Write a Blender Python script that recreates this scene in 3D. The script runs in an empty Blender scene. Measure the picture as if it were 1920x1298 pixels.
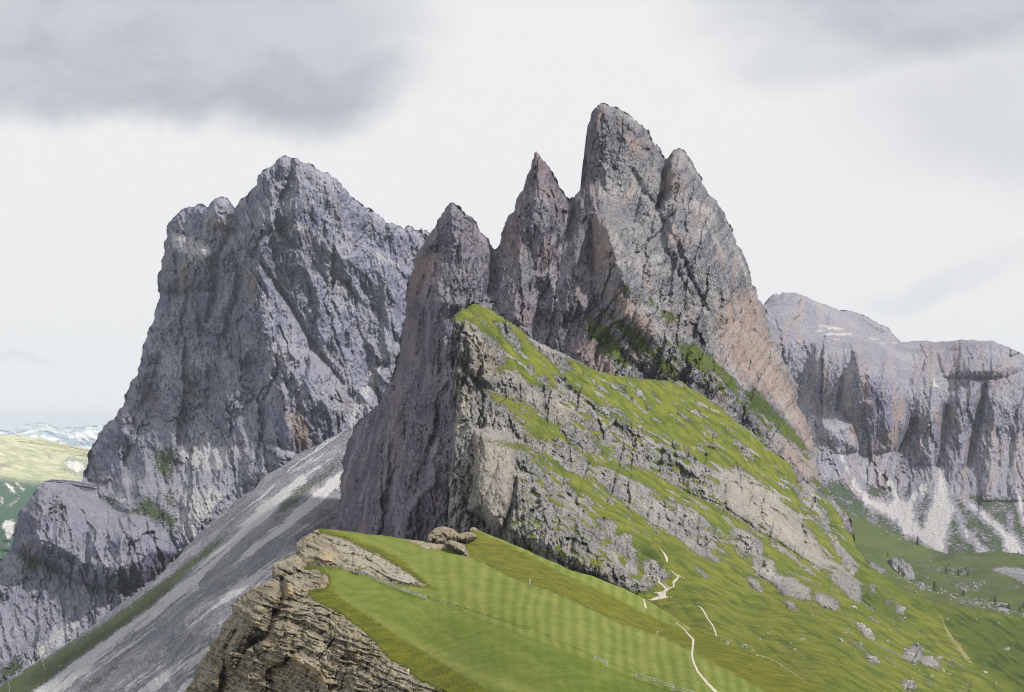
import bpy, math, random
import numpy as np

# ------------------------------------------------------------------ camera
sc = bpy.context.scene
F, HX, HY = 2667.0, 960.0, 825.0          # focal length and eye level of the photograph, in its pixels
cam_d = bpy.data.cameras.new('camera'); cam = bpy.data.objects.new('camera', cam_d)
sc.collection.objects.link(cam)
cam.location = (0, 0, 0); cam.rotation_euler = (math.radians(90), 0, 0)
cam_d.sensor_width = 36.0; cam_d.lens = 36.0 * F / 1920.0
cam_d.shift_y = (HY - 649.0) / 1920.0
cam_d.clip_start = 1.0; cam_d.clip_end = 300000.0
sc.camera = cam
sc.view_settings.view_transform = 'Standard'; sc.view_settings.look = 'None'
sc.view_settings.exposure = 0.0; sc.view_settings.gamma = 1.0
sc.cycles.max_bounces = 4; sc.cycles.diffuse_bounces = 2; sc.cycles.glossy_bounces = 1
sc.cycles.volume_bounces = 0; sc.cycles.use_adaptive_sampling = False; sc.cycles.filter_width = 1.15; sc.cycles.sample_clamp_indirect = 2.5; sc.cycles.use_denoising = True; sc.cycles.denoiser = 'OPENIMAGEDENOISE'; sc.cycles.denoising_prefilter = 'NONE'

# ------------------------------------------------------------------ sun and sky
SUN_EL, SUN_AZ = math.radians(42), math.radians(118)    # azimuth clockwise from the viewing direction: right and behind the camera
sd = bpy.data.lights.new('sun', 'SUN'); sun = bpy.data.objects.new('sun', sd); sc.collection.objects.link(sun)
sd.energy = 4.8; sd.angle = math.radians(2); sd.color = (1.0, 0.955, 0.88)
sun.rotation_euler = (math.radians(90) - SUN_EL, 0, math.pi - SUN_AZ)

def node(nt, kind, **kw):
    n = nt.nodes.new(kind)
    for k, v in kw.items(): setattr(n, k, v)
    return n
def lk(nt, a, b): nt.links.new(a, b)
def setin(nt, sock, v):
    if v is None: return
    if isinstance(v, bpy.types.NodeSocket): nt.links.new(v, sock)
    else:
        try: sock.default_value = v
        except Exception: sock.default_value = (v[0], v[1], v[2], 1.0) if len(v) == 3 else v
def M(nt, op, a, b=None, c=None, clamp=False):
    n = nt.nodes.new('ShaderNodeMath'); n.operation = op; n.use_clamp = clamp
    for s, v in zip(n.inputs, (a, b, c)): setin(nt, s, v)
    return n.outputs[0]
def VM(nt, op, a, b=None, out=0):
    n = nt.nodes.new('ShaderNodeVectorMath'); n.operation = op
    for s, v in zip(n.inputs, (a, b)): setin(nt, s, v)
    return n.outputs[out]
def MIX(nt, f, a, b, mode='MIX'):
    n = nt.nodes.new('ShaderNodeMix'); n.data_type = 'RGBA'; n.blend_type = mode
    setin(nt, n.inputs[0], f); setin(nt, n.inputs[6], a); setin(nt, n.inputs[7], b)
    return n.outputs[2]
def STEP(nt, x, lo, hi):
    n = nt.nodes.new('ShaderNodeMapRange'); n.interpolation_type = 'SMOOTHSTEP'
    setin(nt, n.inputs[0], x); n.inputs[1].default_value = lo; n.inputs[2].default_value = hi
    return n.outputs[0]
def NOISE(nt, vec, scale, detail=4, rough=.55, dist=0.0, ntype=None):
    n = nt.nodes.new('ShaderNodeTexNoise')
    if ntype: n.noise_type = ntype
    setin(nt, n.inputs['Vector'], vec); n.inputs['Scale'].default_value = scale
    n.inputs['Detail'].default_value = detail; n.inputs['Roughness'].default_value = rough
    n.inputs['Distortion'].default_value = dist
    return n.outputs[0]
def VEC(nt, v, sx, sy, sz, rot=(0, 0, 0)):
    if any(rot):        # turn first, stretch afterwards
        r = nt.nodes.new('ShaderNodeMapping'); setin(nt, r.inputs[0], v); r.inputs['Rotation'].default_value = rot; v = r.outputs[0]
    n = nt.nodes.new('ShaderNodeMapping'); setin(nt, n.inputs[0], v)
    n.inputs['Scale'].default_value = (sx, sy, sz)
    return n.outputs[0]

def build_world():
    w = bpy.data.worlds.new('World'); sc.world = w; w.use_nodes = True
    nt = w.node_tree; nt.nodes.clear()
    out = node(nt, 'ShaderNodeOutputWorld'); bg = node(nt, 'ShaderNodeBackground')
    sky = node(nt, 'ShaderNodeTexSky', sky_type='NISHITA')
    sky.sun_disc = False; sky.sun_elevation = SUN_EL; sky.sun_rotation = SUN_AZ; sky.altitude = 2500
    tc = node(nt, 'ShaderNodeTexCoord')
    d = VM(nt, 'NORMALIZE', tc.outputs['Generated'])
    blue = VM(nt, 'SCALE', sky.outputs[0]); blue.node.inputs[3].default_value = 0.10
    # cloud deck: bright thin overcast with darker banks, laid out by direction in the sky
    warp = node(nt, 'ShaderNodeTexNoise'); setin(nt, warp.inputs['Vector'], d)
    warp.inputs['Scale'].default_value = 6.0; warp.inputs['Detail'].default_value = 6; warp.inputs['Roughness'].default_value = .6
    wv = VM(nt, 'SUBTRACT', warp.outputs[1], (0.5, 0.5, 0.5))
    wv = VM(nt, 'SCALE', wv); wv.node.inputs[3].default_value = 0.085
    dw = VM(nt, 'ADD', d, wv)
    def dirv(px, py):
        v = np.array([(px-HX)/F, 1.0, (HY-py)/F]); return v/np.linalg.norm(v)
    def blob(px, py, rx, ry, soft, slant=0.0):
        # an elliptical bank of cloud round a direction (radii in photo pixels)
        c = dirv(px, py)
        o = VM(nt, 'SUBTRACT', dw, tuple(c))
        m = VEC(nt, o, F/rx, 0.6, F/ry, (0, slant, 0))
        l = VM(nt, 'LENGTH', m, out=1)
        return STEP(nt, M(nt, 'SUBTRACT', 1.0, l), -soft, soft)
    banks = [blob(150, 40, 560, 165, .22, .10), blob(560, 130, 190, 85, .5, .1), blob(1780, -20, 380, 135, .45, -.10),
             M(nt, 'MULTIPLY', blob(1530, 110, 130, 75, .5), .5),
             M(nt, 'MULTIPLY', blob(1930, 230, 300, 130, .6, -.2), .42),
             M(nt, 'MULTIPLY', blob(1760, 520, 140, 26, .6, .25), .22),
             M(nt, 'MULTIPLY', blob(0, 678, 90, 9, .6), .2)]
    tot = banks[0]
    for b in banks[1:]: tot = M(nt, 'MAXIMUM', tot, b)
    # broken cloud elsewhere in the sky, off to the sides and behind
    sep = node(nt, 'ShaderNodeSeparateXYZ'); setin(nt, sep.inputs[0], d)
    gen = STEP(nt, NOISE(nt, dw, 2.2, 4, .5), .50, .62)
    away = STEP(nt, sep.outputs[1], .78, .55)
    tot = M(nt, 'MAXIMUM', tot, M(nt, 'MULTIPLY', gen, away))
    tex = NOISE(nt, VEC(nt, dw, 1, 1, 2.2), 7.0, 6, .55)
    dark = MIX(nt, STEP(nt, tex, .34, .68), (.46, .485, .54), (.62, .64, .68))
    white = (.885, .885, .885)
    cl = MIX(nt, tot, white, dark)
    hz = STEP(nt, sep.outputs[2], .075, -.01)
    cl = MIX(nt, hz, cl, (.98, 1.04, 1.05))
    fac = 0.97
    col = MIX(nt, fac, blue, cl)
    setin(nt, bg.inputs[0], col); bg.inputs[1].default_value = 1.0
    lk(nt, bg.outputs[0], out.inputs[0])
build_world()

# ------------------------------------------------------------------ numeric helpers
def hash2(ix, iy, seed):
    h = (ix.astype(np.int64)*374761393 + iy.astype(np.int64)*668265263 + seed*974634777) & 0xFFFFFFFF
    h = ((h ^ (h >> 13))*1274126177) & 0xFFFFFFFF
    return (h ^ (h >> 16)) & 0xFFFFFFFF
_G = np.stack([np.cos(np.arange(256)*2*math.pi/256), np.sin(np.arange(256)*2*math.pi/256)], 1).astype(np.float32)
def perlin(x, y, seed=0):
    x = np.asarray(x, np.float32); y = np.asarray(y, np.float32)
    xi = np.floor(x); yi = np.floor(y); fx = x-xi; fy = y-yi
    xi = xi.astype(np.int64); yi = yi.astype(np.int64)
    u = fx*fx*fx*(fx*(fx*6-15)+10); v = fy*fy*fy*(fy*(fy*6-15)+10)
    def g(dx, dy):
        gr = _G[hash2(xi+dx, yi+dy, seed) & 255]
        return gr[..., 0]*(fx-dx)+gr[..., 1]*(fy-dy)
    a = g(0, 0); b = g(1, 0); c = g(0, 1); d = g(1, 1)
    return 1.5*((a+(b-a)*u)*(1-v)+(c+(d-c)*u)*v)
def fbm(x, y, seed=0, oct=5, gain=.5, lac=2.03):
    s = 0; a = 1.0; t = 0
    for i in range(oct):
        s = s+a*perlin(x, y, seed+i*17); t += a; a *= gain; x = x*lac+3.7; y = y*lac+1.3
    return s/t
def ridged(x, y, seed=0, oct=5, gain=.5, lac=2.03):
    s = 0; a = 1.0; t = 0; w = 1.0
    for i in range(oct):
        n = 1-np.abs(perlin(x, y, seed+i*31)); n = n*n
        s = s+a*n*w; t += a; w = np.clip(n*1.4, .25, 1); a *= gain; x = x*lac+5.1; y = y*lac+2.9
    return s/t          # ~0..1, high on sharp crests
def worley(x, y, seed=0):
    xi = np.floor(x).astype(np.int64); yi = np.floor(y).astype(np.int64)
    d1 = np.full(x.shape, 9., np.float32); d2 = d1.copy(); cid = np.zeros(x.shape, np.float32)
    for dx in (-1, 0, 1):
        for dy in (-1, 0, 1):
            h = hash2(xi+dx, yi+dy, seed)
            px = xi+dx+(h & 1023)/1023.; py = yi+dy+((h >> 10) & 1023)/1023.
            d = ((px-x)**2+(py-y)**2).astype(np.float32)
            r = ((h >> 20) & 1023)/1023.
            new = d < d1
            d2 = np.where(new, d1, np.minimum(d2, d)); cid = np.where(new, r, cid); d1 = np.where(new, d, d1)
    return np.sqrt(d1), np.sqrt(d2), cid
def smooth(x, lo, hi):
    t = np.clip((x-lo)/(hi-lo), 0, 1); return t*t*(3-2*t)
def blur(a, r, axes=(0, 1)):
    r = int(max(1, r))
    for ax in axes:
        for _ in range(2):
            p = np.pad(a, [(r+1, r) if k == ax else (0, 0) for k in (0, 1)], mode='edge')
            c = np.cumsum(p, axis=ax, dtype=np.float64)
            n = a.shape[ax]; hi = np.take(c, np.arange(2*r+1, 2*r+1+n), axis=ax); lo = np.take(c, np.arange(0, n), axis=ax)
            a = ((hi-lo)/(2*r+1)).astype(np.float32)
    return a
def Z(fr, *pts):
    """points read off an enlargement: fr = (x0, y0, scale)"""
    return [(fr[0]+x/fr[2], fr[1]+y/fr[2]) for x, y in pts]
def rough_line(pts, amp, seed, minseg=3.0, closed=False):
    """fractal subdivision of a traced line"""
    rng = random.Random(seed); pts = [tuple(p) for p in pts]
    if closed: pts = pts+[pts[0]]
    def sub(a, b, out):
        L = math.hypot(b[0]-a[0], b[1]-a[1])
        if L < minseg: out.append(b); return
        k = rng.uniform(-1, 1)*amp*L; t = .5+rng.uniform(-.12, .12)
        m = (a[0]+(b[0]-a[0])*t-(b[1]-a[1])/L*k, a[1]+(b[1]-a[1])*t+(b[0]-a[0])/L*k)
        sub(a, m, out); sub(m, b, out)
    out = [pts[0]]
    for a, b in zip(pts[:-1], pts[1:]): sub(a, b, out)
    return out[:-1] if closed else out
def inside(px, py, poly):
    r = np.zeros(px.shape, bool); n = len(poly)
    for i in range(n):
        x1, y1 = poly[i]; x2, y2 = poly[(i+1) % n]
        if y1 == y2: continue
        c = (y1 > py) != (y2 > py)
        r ^= c & (px < (x2-x1)*(py-y1)/(y2-y1)+x1)
    return r
def seg_dist(px, py, pts, closed=False, near=False):
    best = np.full(px.shape, 1e12, np.float32); nx = ny = None
    if near: nx = np.zeros(px.shape, np.float32); ny = nx.copy()
    P = list(pts)+([pts[0]] if closed else [])
    for (x1, y1), (x2, y2) in zip(P[:-1], P[1:]):
        dx, dy = x2-x1, y2-y1; L = dx*dx+dy*dy+1e-9
        t = np.clip(((px-x1)*dx+(py-y1)*dy)/L, 0, 1)
        qx = x1+t*dx; qy = y1+t*dy; d = (px-qx)**2+(py-qy)**2
        m = d < best; best = np.where(m, d, best)
        if near: nx = np.where(m, qx, nx); ny = np.where(m, qy, ny)
    best = np.sqrt(best)
    return (best, nx, ny) if near else best
def tps(ctrl):
    P = np.array(ctrl, float); xy = P[:, :2]/500; v = np.log(P[:, 2]); n = len(P)
    def U(r2): return np.where(r2 > 1e-12, r2*np.log(np.maximum(r2, 1e-12)), 0)*.5
    K = U(((xy[:, None]-xy[None])**2).sum(-1))+np.eye(n)*2e-3
    A = np.zeros((n+3, n+3)); A[:n, :n] = K; A[:n, n] = 1; A[:n, n+1:] = xy; A[n, :n] = 1; A[n+1:, :n] = xy.T
    s = np.linalg.solve(A, np.r_[v, 0, 0, 0])
    def f(px, py):
        q = np.stack([px, py], -1)/500; r = s[n]+q[..., 0]*s[n+1]+q[..., 1]*s[n+2]
        for i in range(n): r = r+s[i]*U((q[..., 0]-xy[i, 0])**2+(q[..., 1]-xy[i, 1])**2)
        return np.exp(r)
    return f
def resize(a, shape):
    """bilinear"""
    H, W = shape; h, w = a.shape
    yy = np.linspace(0, h-1, H); xx = np.linspace(0, w-1, W)
    y0 = np.minimum(yy.astype(int), h-2); x0 = np.minimum(xx.astype(int), w-2)
    fy = (yy-y0)[:, None]; fx = (xx-x0)[None]
    A = a[y0][:, x0]; B = a[y0][:, x0+1]; C = a[y0+1][:, x0]; D = a[y0+1][:, x0+1]
    return ((A*(1-fx)+B*fx)*(1-fy)+(C*(1-fx)+D*fx)*fy).astype(np.float32)

COL = sc.collection
def tag(o, label=None, cat=None, group=None, kind=None):
    if label: o['label'] = label
    if cat: o['category'] = cat
    if group: o['group'] = group
    if kind: o['kind'] = kind
    return o
def mesh_obj(name, verts, faces, mat, parent=None, smooth_=True, attrs=None):
    """faces: (n,4) or (n,3) int array, or list of lists"""
    me = bpy.data.meshes.new(name)
    verts = np.asarray(verts, np.float32)
    if isinstance(faces, np.ndarray):
        k = faces.shape[1]
        me.vertices.add(len(verts)); me.vertices.foreach_set('co', verts.ravel())
        me.loops.add(faces.size); me.loops.foreach_set('vertex_index', faces.astype(np.int32).ravel())
        me.polygons.add(len(faces)); me.polygons.foreach_set('loop_start', (np.arange(len(faces))*k).astype(np.int32))
        me.update(calc_edges=True)
    else:
        me.from_pydata([tuple(map(float, v)) for v in verts], [], faces); me.update()
    if smooth_: me.polygons.foreach_set('use_smooth', np.ones(len(me.polygons), bool))
    for an, arr in (attrs or {}).items():
        at = me.color_attributes.new(an, 'FLOAT_COLOR', 'POINT'); at.data.foreach_set('color', arr.astype(np.float32).ravel())
    if mat: me.materials.append(mat)
    o = bpy.data.objects.new(name, me); COL.objects.link(o)
    if parent: o.parent = parent
    return o

class Relief:
    """A body of terrain whose visible face is a dense sheet with real distance, given thickness behind.
    Its outline and features were read off the photograph; every point has its own distance in metres."""
    def __init__(s, outline, ctrl, step=1.5, seed=1, amp=.10, bounds=None):
        s.seed = seed; s.step = step
        s.line = rough_line(outline, amp, seed, minseg=2.5*step/1.5, closed=True)
        s.coarse_line = outline
        xs = [p[0] for p in s.line]; ys = [p[1] for p in s.line]
        x0, x1, y0, y1 = min(xs)-2*step, max(xs)+2*step, min(ys)-2*step, max(ys)+2*step
        s.px, s.py = np.meshgrid(np.arange(x0, x1, step, dtype=np.float32), np.arange(y0, y1, step, dtype=np.float32))
        s.shape = s.px.shape
        cw = (max(8, s.shape[0]//8), max(8, s.shape[1]//8))
        s.cx, s.cy = np.meshgrid(np.linspace(s.px[0, 0], s.px[0, -1], cw[1]), np.linspace(s.py[0, 0], s.py[-1, 0], cw[0]))
        mw = (max(8, s.shape[0]//3), max(8, s.shape[1]//3))
        s.mx, s.my = np.meshgrid(np.linspace(s.px[0, 0], s.px[0, -1], mw[1]), np.linspace(s.py[0, 0], s.py[-1, 0], mw[0]))
        s.ins = inside(s.px, s.py, s.line)
        s.base = resize(tps(ctrl)(s.cx, s.cy), s.shape)
        s.edge = s.dist(outline, True)
        s.disp = np.zeros(s.shape, np.float32)          # metres, positive = farther
    def dist(s, pts, closed=False):
        """distance in photo pixels to a traced line"""
        return resize(seg_dist(s.mx, s.my, pts, closed), s.shape)
    def sd(s, poly, warp=0.0, wl=30.0, k=0):
        """signed distance to a traced region (positive inside), its edge broken up"""
        mx, my = s.mx, s.my
        if warp:
            mx = mx+warp*fbm(s.mx/wl, s.my/wl, s.seed+501+k, 4, .6); my = my+warp*fbm(s.mx/wl, s.my/wl, s.seed+601+k, 4, .6)
        d = seg_dist(mx, my, poly, True)
        d = np.where(inside(mx, my, poly), d, -d)
        return resize(d, s.shape)
    def region(s, polys, warp=0.0, wl=30.0):
        r = np.full(s.shape, -1e4, np.float32)
        for i, p in enumerate(polys): r = np.maximum(r, s.sd(p, warp, wl, i))
        return r
    def pxm(s): return s.base/F          # metres per photo pixel
    def buttress(s, poly, A, w, warp=4.0, power=.6):
        """a mass that stands A metres proud of the face, rising over w pixels from its traced edge"""
        d = s.sd(poly, warp, 40.0, len(poly))
        s.disp -= A*np.clip(d/w, 0, 1)**power
    def gully(s, pts, A, w, warp=3.0):
        d = seg_dist(s.mx+warp*fbm(s.mx/25, s.my/25, 71), s.my+warp*fbm(s.mx/25, s.my/25, 72), pts)
        s.disp += resize(A*np.maximum(0, 1-d/w)**1.5, s.shape)
    def ridge(s, pts, A, w, warp=3.0):
        d = seg_dist(s.mx+warp*fbm(s.mx/25, s.my/25, 73), s.my+warp*fbm(s.mx/25, s.my/25, 74), pts)
        s.disp -= resize(A*np.maximum(0, 1-d/w), s.shape)
    def roll(s, A, w):
        """the body turns away towards its outline"""
        s.disp += A*np.clip(1-s.edge/w, 0, 1)**2.2
    def depth(s): return s.base+s.disp
    def finish(s):
        s.Y = s.depth()
    def Yat(s, px, py):
        j = (px-s.px[0, 0])/s.step; i = (py-s.py[0, 0])/s.step
        i = min(max(i, 0), s.shape[0]-1.001); j = min(max(j, 0), s.shape[1]-1.001)
        i0, j0 = int(i), int(j); a, b = i-i0, j-j0; Y = s.Y
        return float((Y[i0, j0]*(1-b)+Y[i0, j0+1]*b)*(1-a)+(Y[i0+1, j0]*(1-b)+Y[i0+1, j0+1]*b)*a)
    def at(s, px, py, off=0.0):
        y = s.Yat(px, py)-off
        return ((px-HX)/F*y, y, (HY-py)/F*y)
    def build(s, name, mat, attrs, thick, face_mask=None, back=True):
        ins = s.ins
        q = ins[:-1, :-1] | ins[1:, :-1] | ins[:-1, 1:] | ins[1:, 1:]
        px = s.px.copy(); py = s.py.copy()
        used = np.zeros(s.shape, bool)
        used[:-1, :-1] |= q; used[1:, :-1] |= q; used[:-1, 1:] |= q; used[1:, 1:] |= q
        out = used & ~ins
        oi = np.argwhere(out)
        ox = px[out]; oy = py[out]
        P = np.array(s.line+[s.line[0]], np.float32)
        bx = ox.copy(); by = oy.copy(); best = np.full(ox.shape, 1e12)
        for (x1, y1), (x2, y2) in zip(P[:-1], P[1:]):        # snap the rim onto the traced outline
            lo = (np.abs(ox-(x1+x2)/2) < 12) & (np.abs(oy-(y1+y2)/2) < 12)
            if not lo.any(): continue
            dx, dy = x2-x1, y2-y1; L = dx*dx+dy*dy+1e-9
            t = np.clip(((ox[lo]-x1)*dx+(oy[lo]-y1)*dy)/L, 0, 1); qx = x1+t*dx; qy = y1+t*dy
            d = (ox[lo]-qx)**2+(oy[lo]-qy)**2
            m = d < best[lo]; idx = np.where(lo)[0][m]
            best[idx] = d[m]; bx[idx] = qx[m]; by[idx] = qy[m]
        px[out] = bx; py[out] = by
        if face_mask is not None: q = q & face_mask[:-1, :-1]
        ids = np.full(s.shape, -1, np.int64)
        u2 = np.zeros(s.shape, bool)
        u2[:-1, :-1] |= q; u2[1:, :-1] |= q; u2[:-1, 1:] |= q; u2[1:, 1:] |= q
        ids[u2] = np.arange(u2.sum())
        Y = s.Y[u2]; V = np.stack([(px[u2]-HX)/F*Y, Y, (HY-py[u2])/F*Y], 1)
        fa = np.stack([ids[:-1, :-1][q], ids[1:, :-1][q], ids[1:, 1:][q], ids[:-1, 1:][q]], 1)
        A = {k: np.stack([c[u2] if isinstance(c, np.ndarray) else np.full(len(V), c, np.float32) for c in v], 1) for k, v in attrs.items()}
        if back:
            qp = np.pad(q, 1)
            rings = []
            H, W = q.shape
            E = []
            up = q & ~qp[:-2, 1:-1]; dn = q & ~qp[2:, 1:-1]; lf = q & ~qp[1:-1, :-2]; rt = q & ~qp[1:-1, 2:]
            E.append(np.stack([ids[:-1, :-1][up], ids[:-1, 1:][up]], 1))
            E.append(np.stack([ids[1:, 1:][dn], ids[1:, :-1][dn]], 1))
            E.append(np.stack([ids[1:, :-1][lf], ids[:-1, :-1][lf]], 1))
            E.append(np.stack([ids[:-1, 1:][rt], ids[1:, 1:][rt]], 1))
            E = np.concatenate(E); rim = np.unique(E); n0 = len(V)
            mapi = np.full(n0, -1, np.int64); mapi[rim] = np.arange(len(rim))
            Ei = mapi[E]; R = V[rim]; c = R.mean(0); c[1] = 0
            allV = [V, R.copy()]; n = n0+len(rim); prev = np.arange(n0, n)
            for sh, dy in ((.012, .10), (.05, .3), (.18, .6), (.5, .85), (.97, 1.0)):
                r = R.copy(); r[:, 0] += (c[0]-r[:, 0])*sh; r[:, 2] += (R[:, 2].min()-r[:, 2])*sh*.9
                r[:, 1] += thick*dy
                ring = np.arange(n, n+len(rim)); n += len(rim); allV.append(r)
                fa = np.concatenate([fa, np.stack([prev[Ei[:, 0]], prev[Ei[:, 1]], ring[Ei[:, 1]], ring[Ei[:, 0]]], 1)])
                prev = ring
            V = np.concatenate(allV)
            for k in A: A[k] = np.concatenate([A[k]]+[A[k][rim]]*6)
        # far-apart sheets keep their own normals
        return mesh_obj(name, V, fa, mat, attrs=A)

def rock_noise(s, angle=0.0, big=160., oct=6, aniso=2.2, k=.22, warp=.35, seed=0, gain=1.0):
    """broken rock: ridged ribs down the fall line, cut into blocks; angle tilts the ribs (radians from vertical)"""
    ca, sa = math.cos(angle), math.sin(angle)
    u = s.px*ca-s.py*sa; v = s.px*sa+s.py*ca
    wx = fbm(s.px/180, s.py/180, s.seed+11+seed, 4, .55)*180*warp; wy = fbm(s.px/180, s.py/180, s.seed+12+seed, 4, .55)*180*warp
    u = u+wx; v = v+wy
    tot = np.zeros(s.shape, np.float32); lam = big; an = aniso
    for i in range(oct):
        n = perlin(u/lam, v/(lam*an), s.seed+seed+100+i*7)
        r = 1-np.abs(n)*1.6
        m = .55+.9*smooth(perlin(u/(lam*2.7), v/(lam*3.1), s.seed+seed+300+i), -.3, .5)
        tot -= (r*r)*lam*k*m*(gain**i)
        lam *= .5; an = 1+(an-1)*.8
    return tot
def blocks(s, cell, A, aniso=1.6, angle=0.0, seed=0, warp=.5):
    """jointed blocks with steps between them and open cracks"""
    ca, sa = math.cos(angle), math.sin(angle)
    u = s.px*ca-s.py*sa; v = s.px*sa+s.py*ca
    u = u+fbm(s.px/(cell*2), s.py/(cell*2), s.seed+seed+41, 3)*cell*warp; v = v+fbm(s.px/(cell*2), s.py/(cell*2), s.seed+seed+42, 3)*cell*warp
    d1, d2, cid = worley(u/cell, v/(cell*aniso), s.seed+seed+43)
    crack = np.clip(1-(d2-d1)/.16, 0, 1)
    return A*(.9*(cid-.5)+1.0*crack**2)

def facets(s, cell, k=.5, aniso=2.2, angle=0.0, seed=0, warp=.35, sharp=1.0):
    """split rock: every cell a flat facet with its own tilt, steps and open seams between them (k = slope of the facets)"""
    ca, sa = math.cos(angle), math.sin(angle)
    u = s.px*ca-s.py*sa; v = s.px*sa+s.py*ca
    u = u+fbm(s.px/(cell*1.1), s.py/(cell*1.4), s.seed+seed+31, 4, .6)*cell*warp; v = v+fbm(s.px/(cell*1.1), s.py/(cell*1.4), s.seed+seed+32, 4, .6)*cell*warp*aniso
    x = (u/cell).astype(np.float32); y = (v/(cell*aniso)).astype(np.float32)
    xi = np.floor(x).astype(np.int64); yi = np.floor(y).astype(np.int64)
    d1 = np.full(x.shape, 9., np.float32); d2 = d1.copy(); hh = np.zeros(x.shape, np.int64); ox = np.zeros(x.shape, np.float32); oy = ox.copy()
    for dx in (-1, 0, 1):
        for dy in (-1, 0, 1):
            h = hash2(xi+dx, yi+dy, s.seed+seed+33)
            qx = x-(xi+dx+(h & 1023)/1023.).astype(np.float32); qy = y-(yi+dy+((h >> 10) & 1023)/1023.).astype(np.float32)
            d = qx*qx+qy*qy; new = d < d1
            d2 = np.where(new, d1, np.minimum(d2, d)); hh = np.where(new, h, hh); ox = np.where(new, qx, ox); oy = np.where(new, qy, oy); d1 = np.where(new, d, d1)
    r1 = ((hh >> 12) & 255)/255.-.5; r2 = ((hh >> 20) & 255)/255.-.5; r3 = ((hh >> 5) & 255)/255.-.5
    seam = np.clip(1-(np.sqrt(d2)-np.sqrt(d1))/.13, 0, 1)
    return (cell*k*(2.3*r1*ox+.9*r2*oy*min(aniso, 2.5)+.6*r3)+sharp*cell*.10*seam).astype(np.float32)
def split_rock(s, angle=0.0, A=1.0, sizes=(64, 30, 14, 7, 4), aniso=2.4, seed=0):
    r = 0
    for i, c in enumerate(sizes):
        r = r+facets(s, c, .42*A, aniso*(.92**i), angle+(.22 if i % 2 else -.08), seed+i*7, .30+.05*i, A)
    return r

def cracks(s, lam, w, A, aniso=2.5, angle=0.0, seed=0, warp=.38):
    """deep joints: thin branching lines where the rock is open"""
    ca, sa = math.cos(angle), math.sin(angle)
    u = s.px*ca-s.py*sa; v = s.px*sa+s.py*ca
    u = u+fbm(s.px/(lam*1.2), s.py/(lam*1.2), s.seed+seed+71, 4, .6)*lam*warp; v = v+fbm(s.px/(lam*1.2), s.py/(lam*1.2), s.seed+seed+72, 4, .6)*lam*warp
    n = perlin(u/lam, v/(lam*aniso), s.seed+seed+73)
    gate = smooth(fbm(s.px/(lam*1.7), s.py/(lam*2.2), s.seed+seed+74, 3), -.25, .15)
    return A*gate*np.clip(1-np.abs(n)*lam*.55/w, 0, 1)
def fissured(s, angle=0.0, A=1.0, aniso=2.6, seed=0):
    """joints of four sizes, depth in metres per unit A"""
    r = cracks(s, 70, 3.4, 11*A, aniso, angle, seed)+cracks(s, 38, 2.6, 7*A, aniso, angle+.25, seed+5)+cracks(s, 38, 2.2, 3*A, 1.2, angle-.8, seed+9)
    r += cracks(s, 20, 1.9, 4.5*A, aniso, angle-.1, seed+13)+cracks(s, 11, 1.5, 2.8*A, 1.8, angle+.1, seed+17)+cracks(s, 12, 1.4, 1.0*A, .9, angle+1.0, seed+21)+cracks(s, 16, 1.6, 3.2*A, aniso*1.6, angle+.04, seed+25)
    r += .8*A*perlin(s.px/2.6, s.py/4.0, s.seed+seed+91)
    return r

# ------------------------------------------------------------------ materials
def new_mat(name):
    m = bpy.data.materials.new(name); m.use_nodes = True; nt = m.node_tree; nt.nodes.clear()
    out = node(nt, 'ShaderNodeOutputMaterial'); b = node(nt, 'ShaderNodeBsdfPrincipled')
    b.inputs['Roughness'].default_value = .95
    if 'Specular IOR Level' in b.inputs: b.inputs['Specular IOR Level'].default_value = .15
    lk(nt, b.outputs[0], out.inputs[0])
    return m, nt, b

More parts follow.
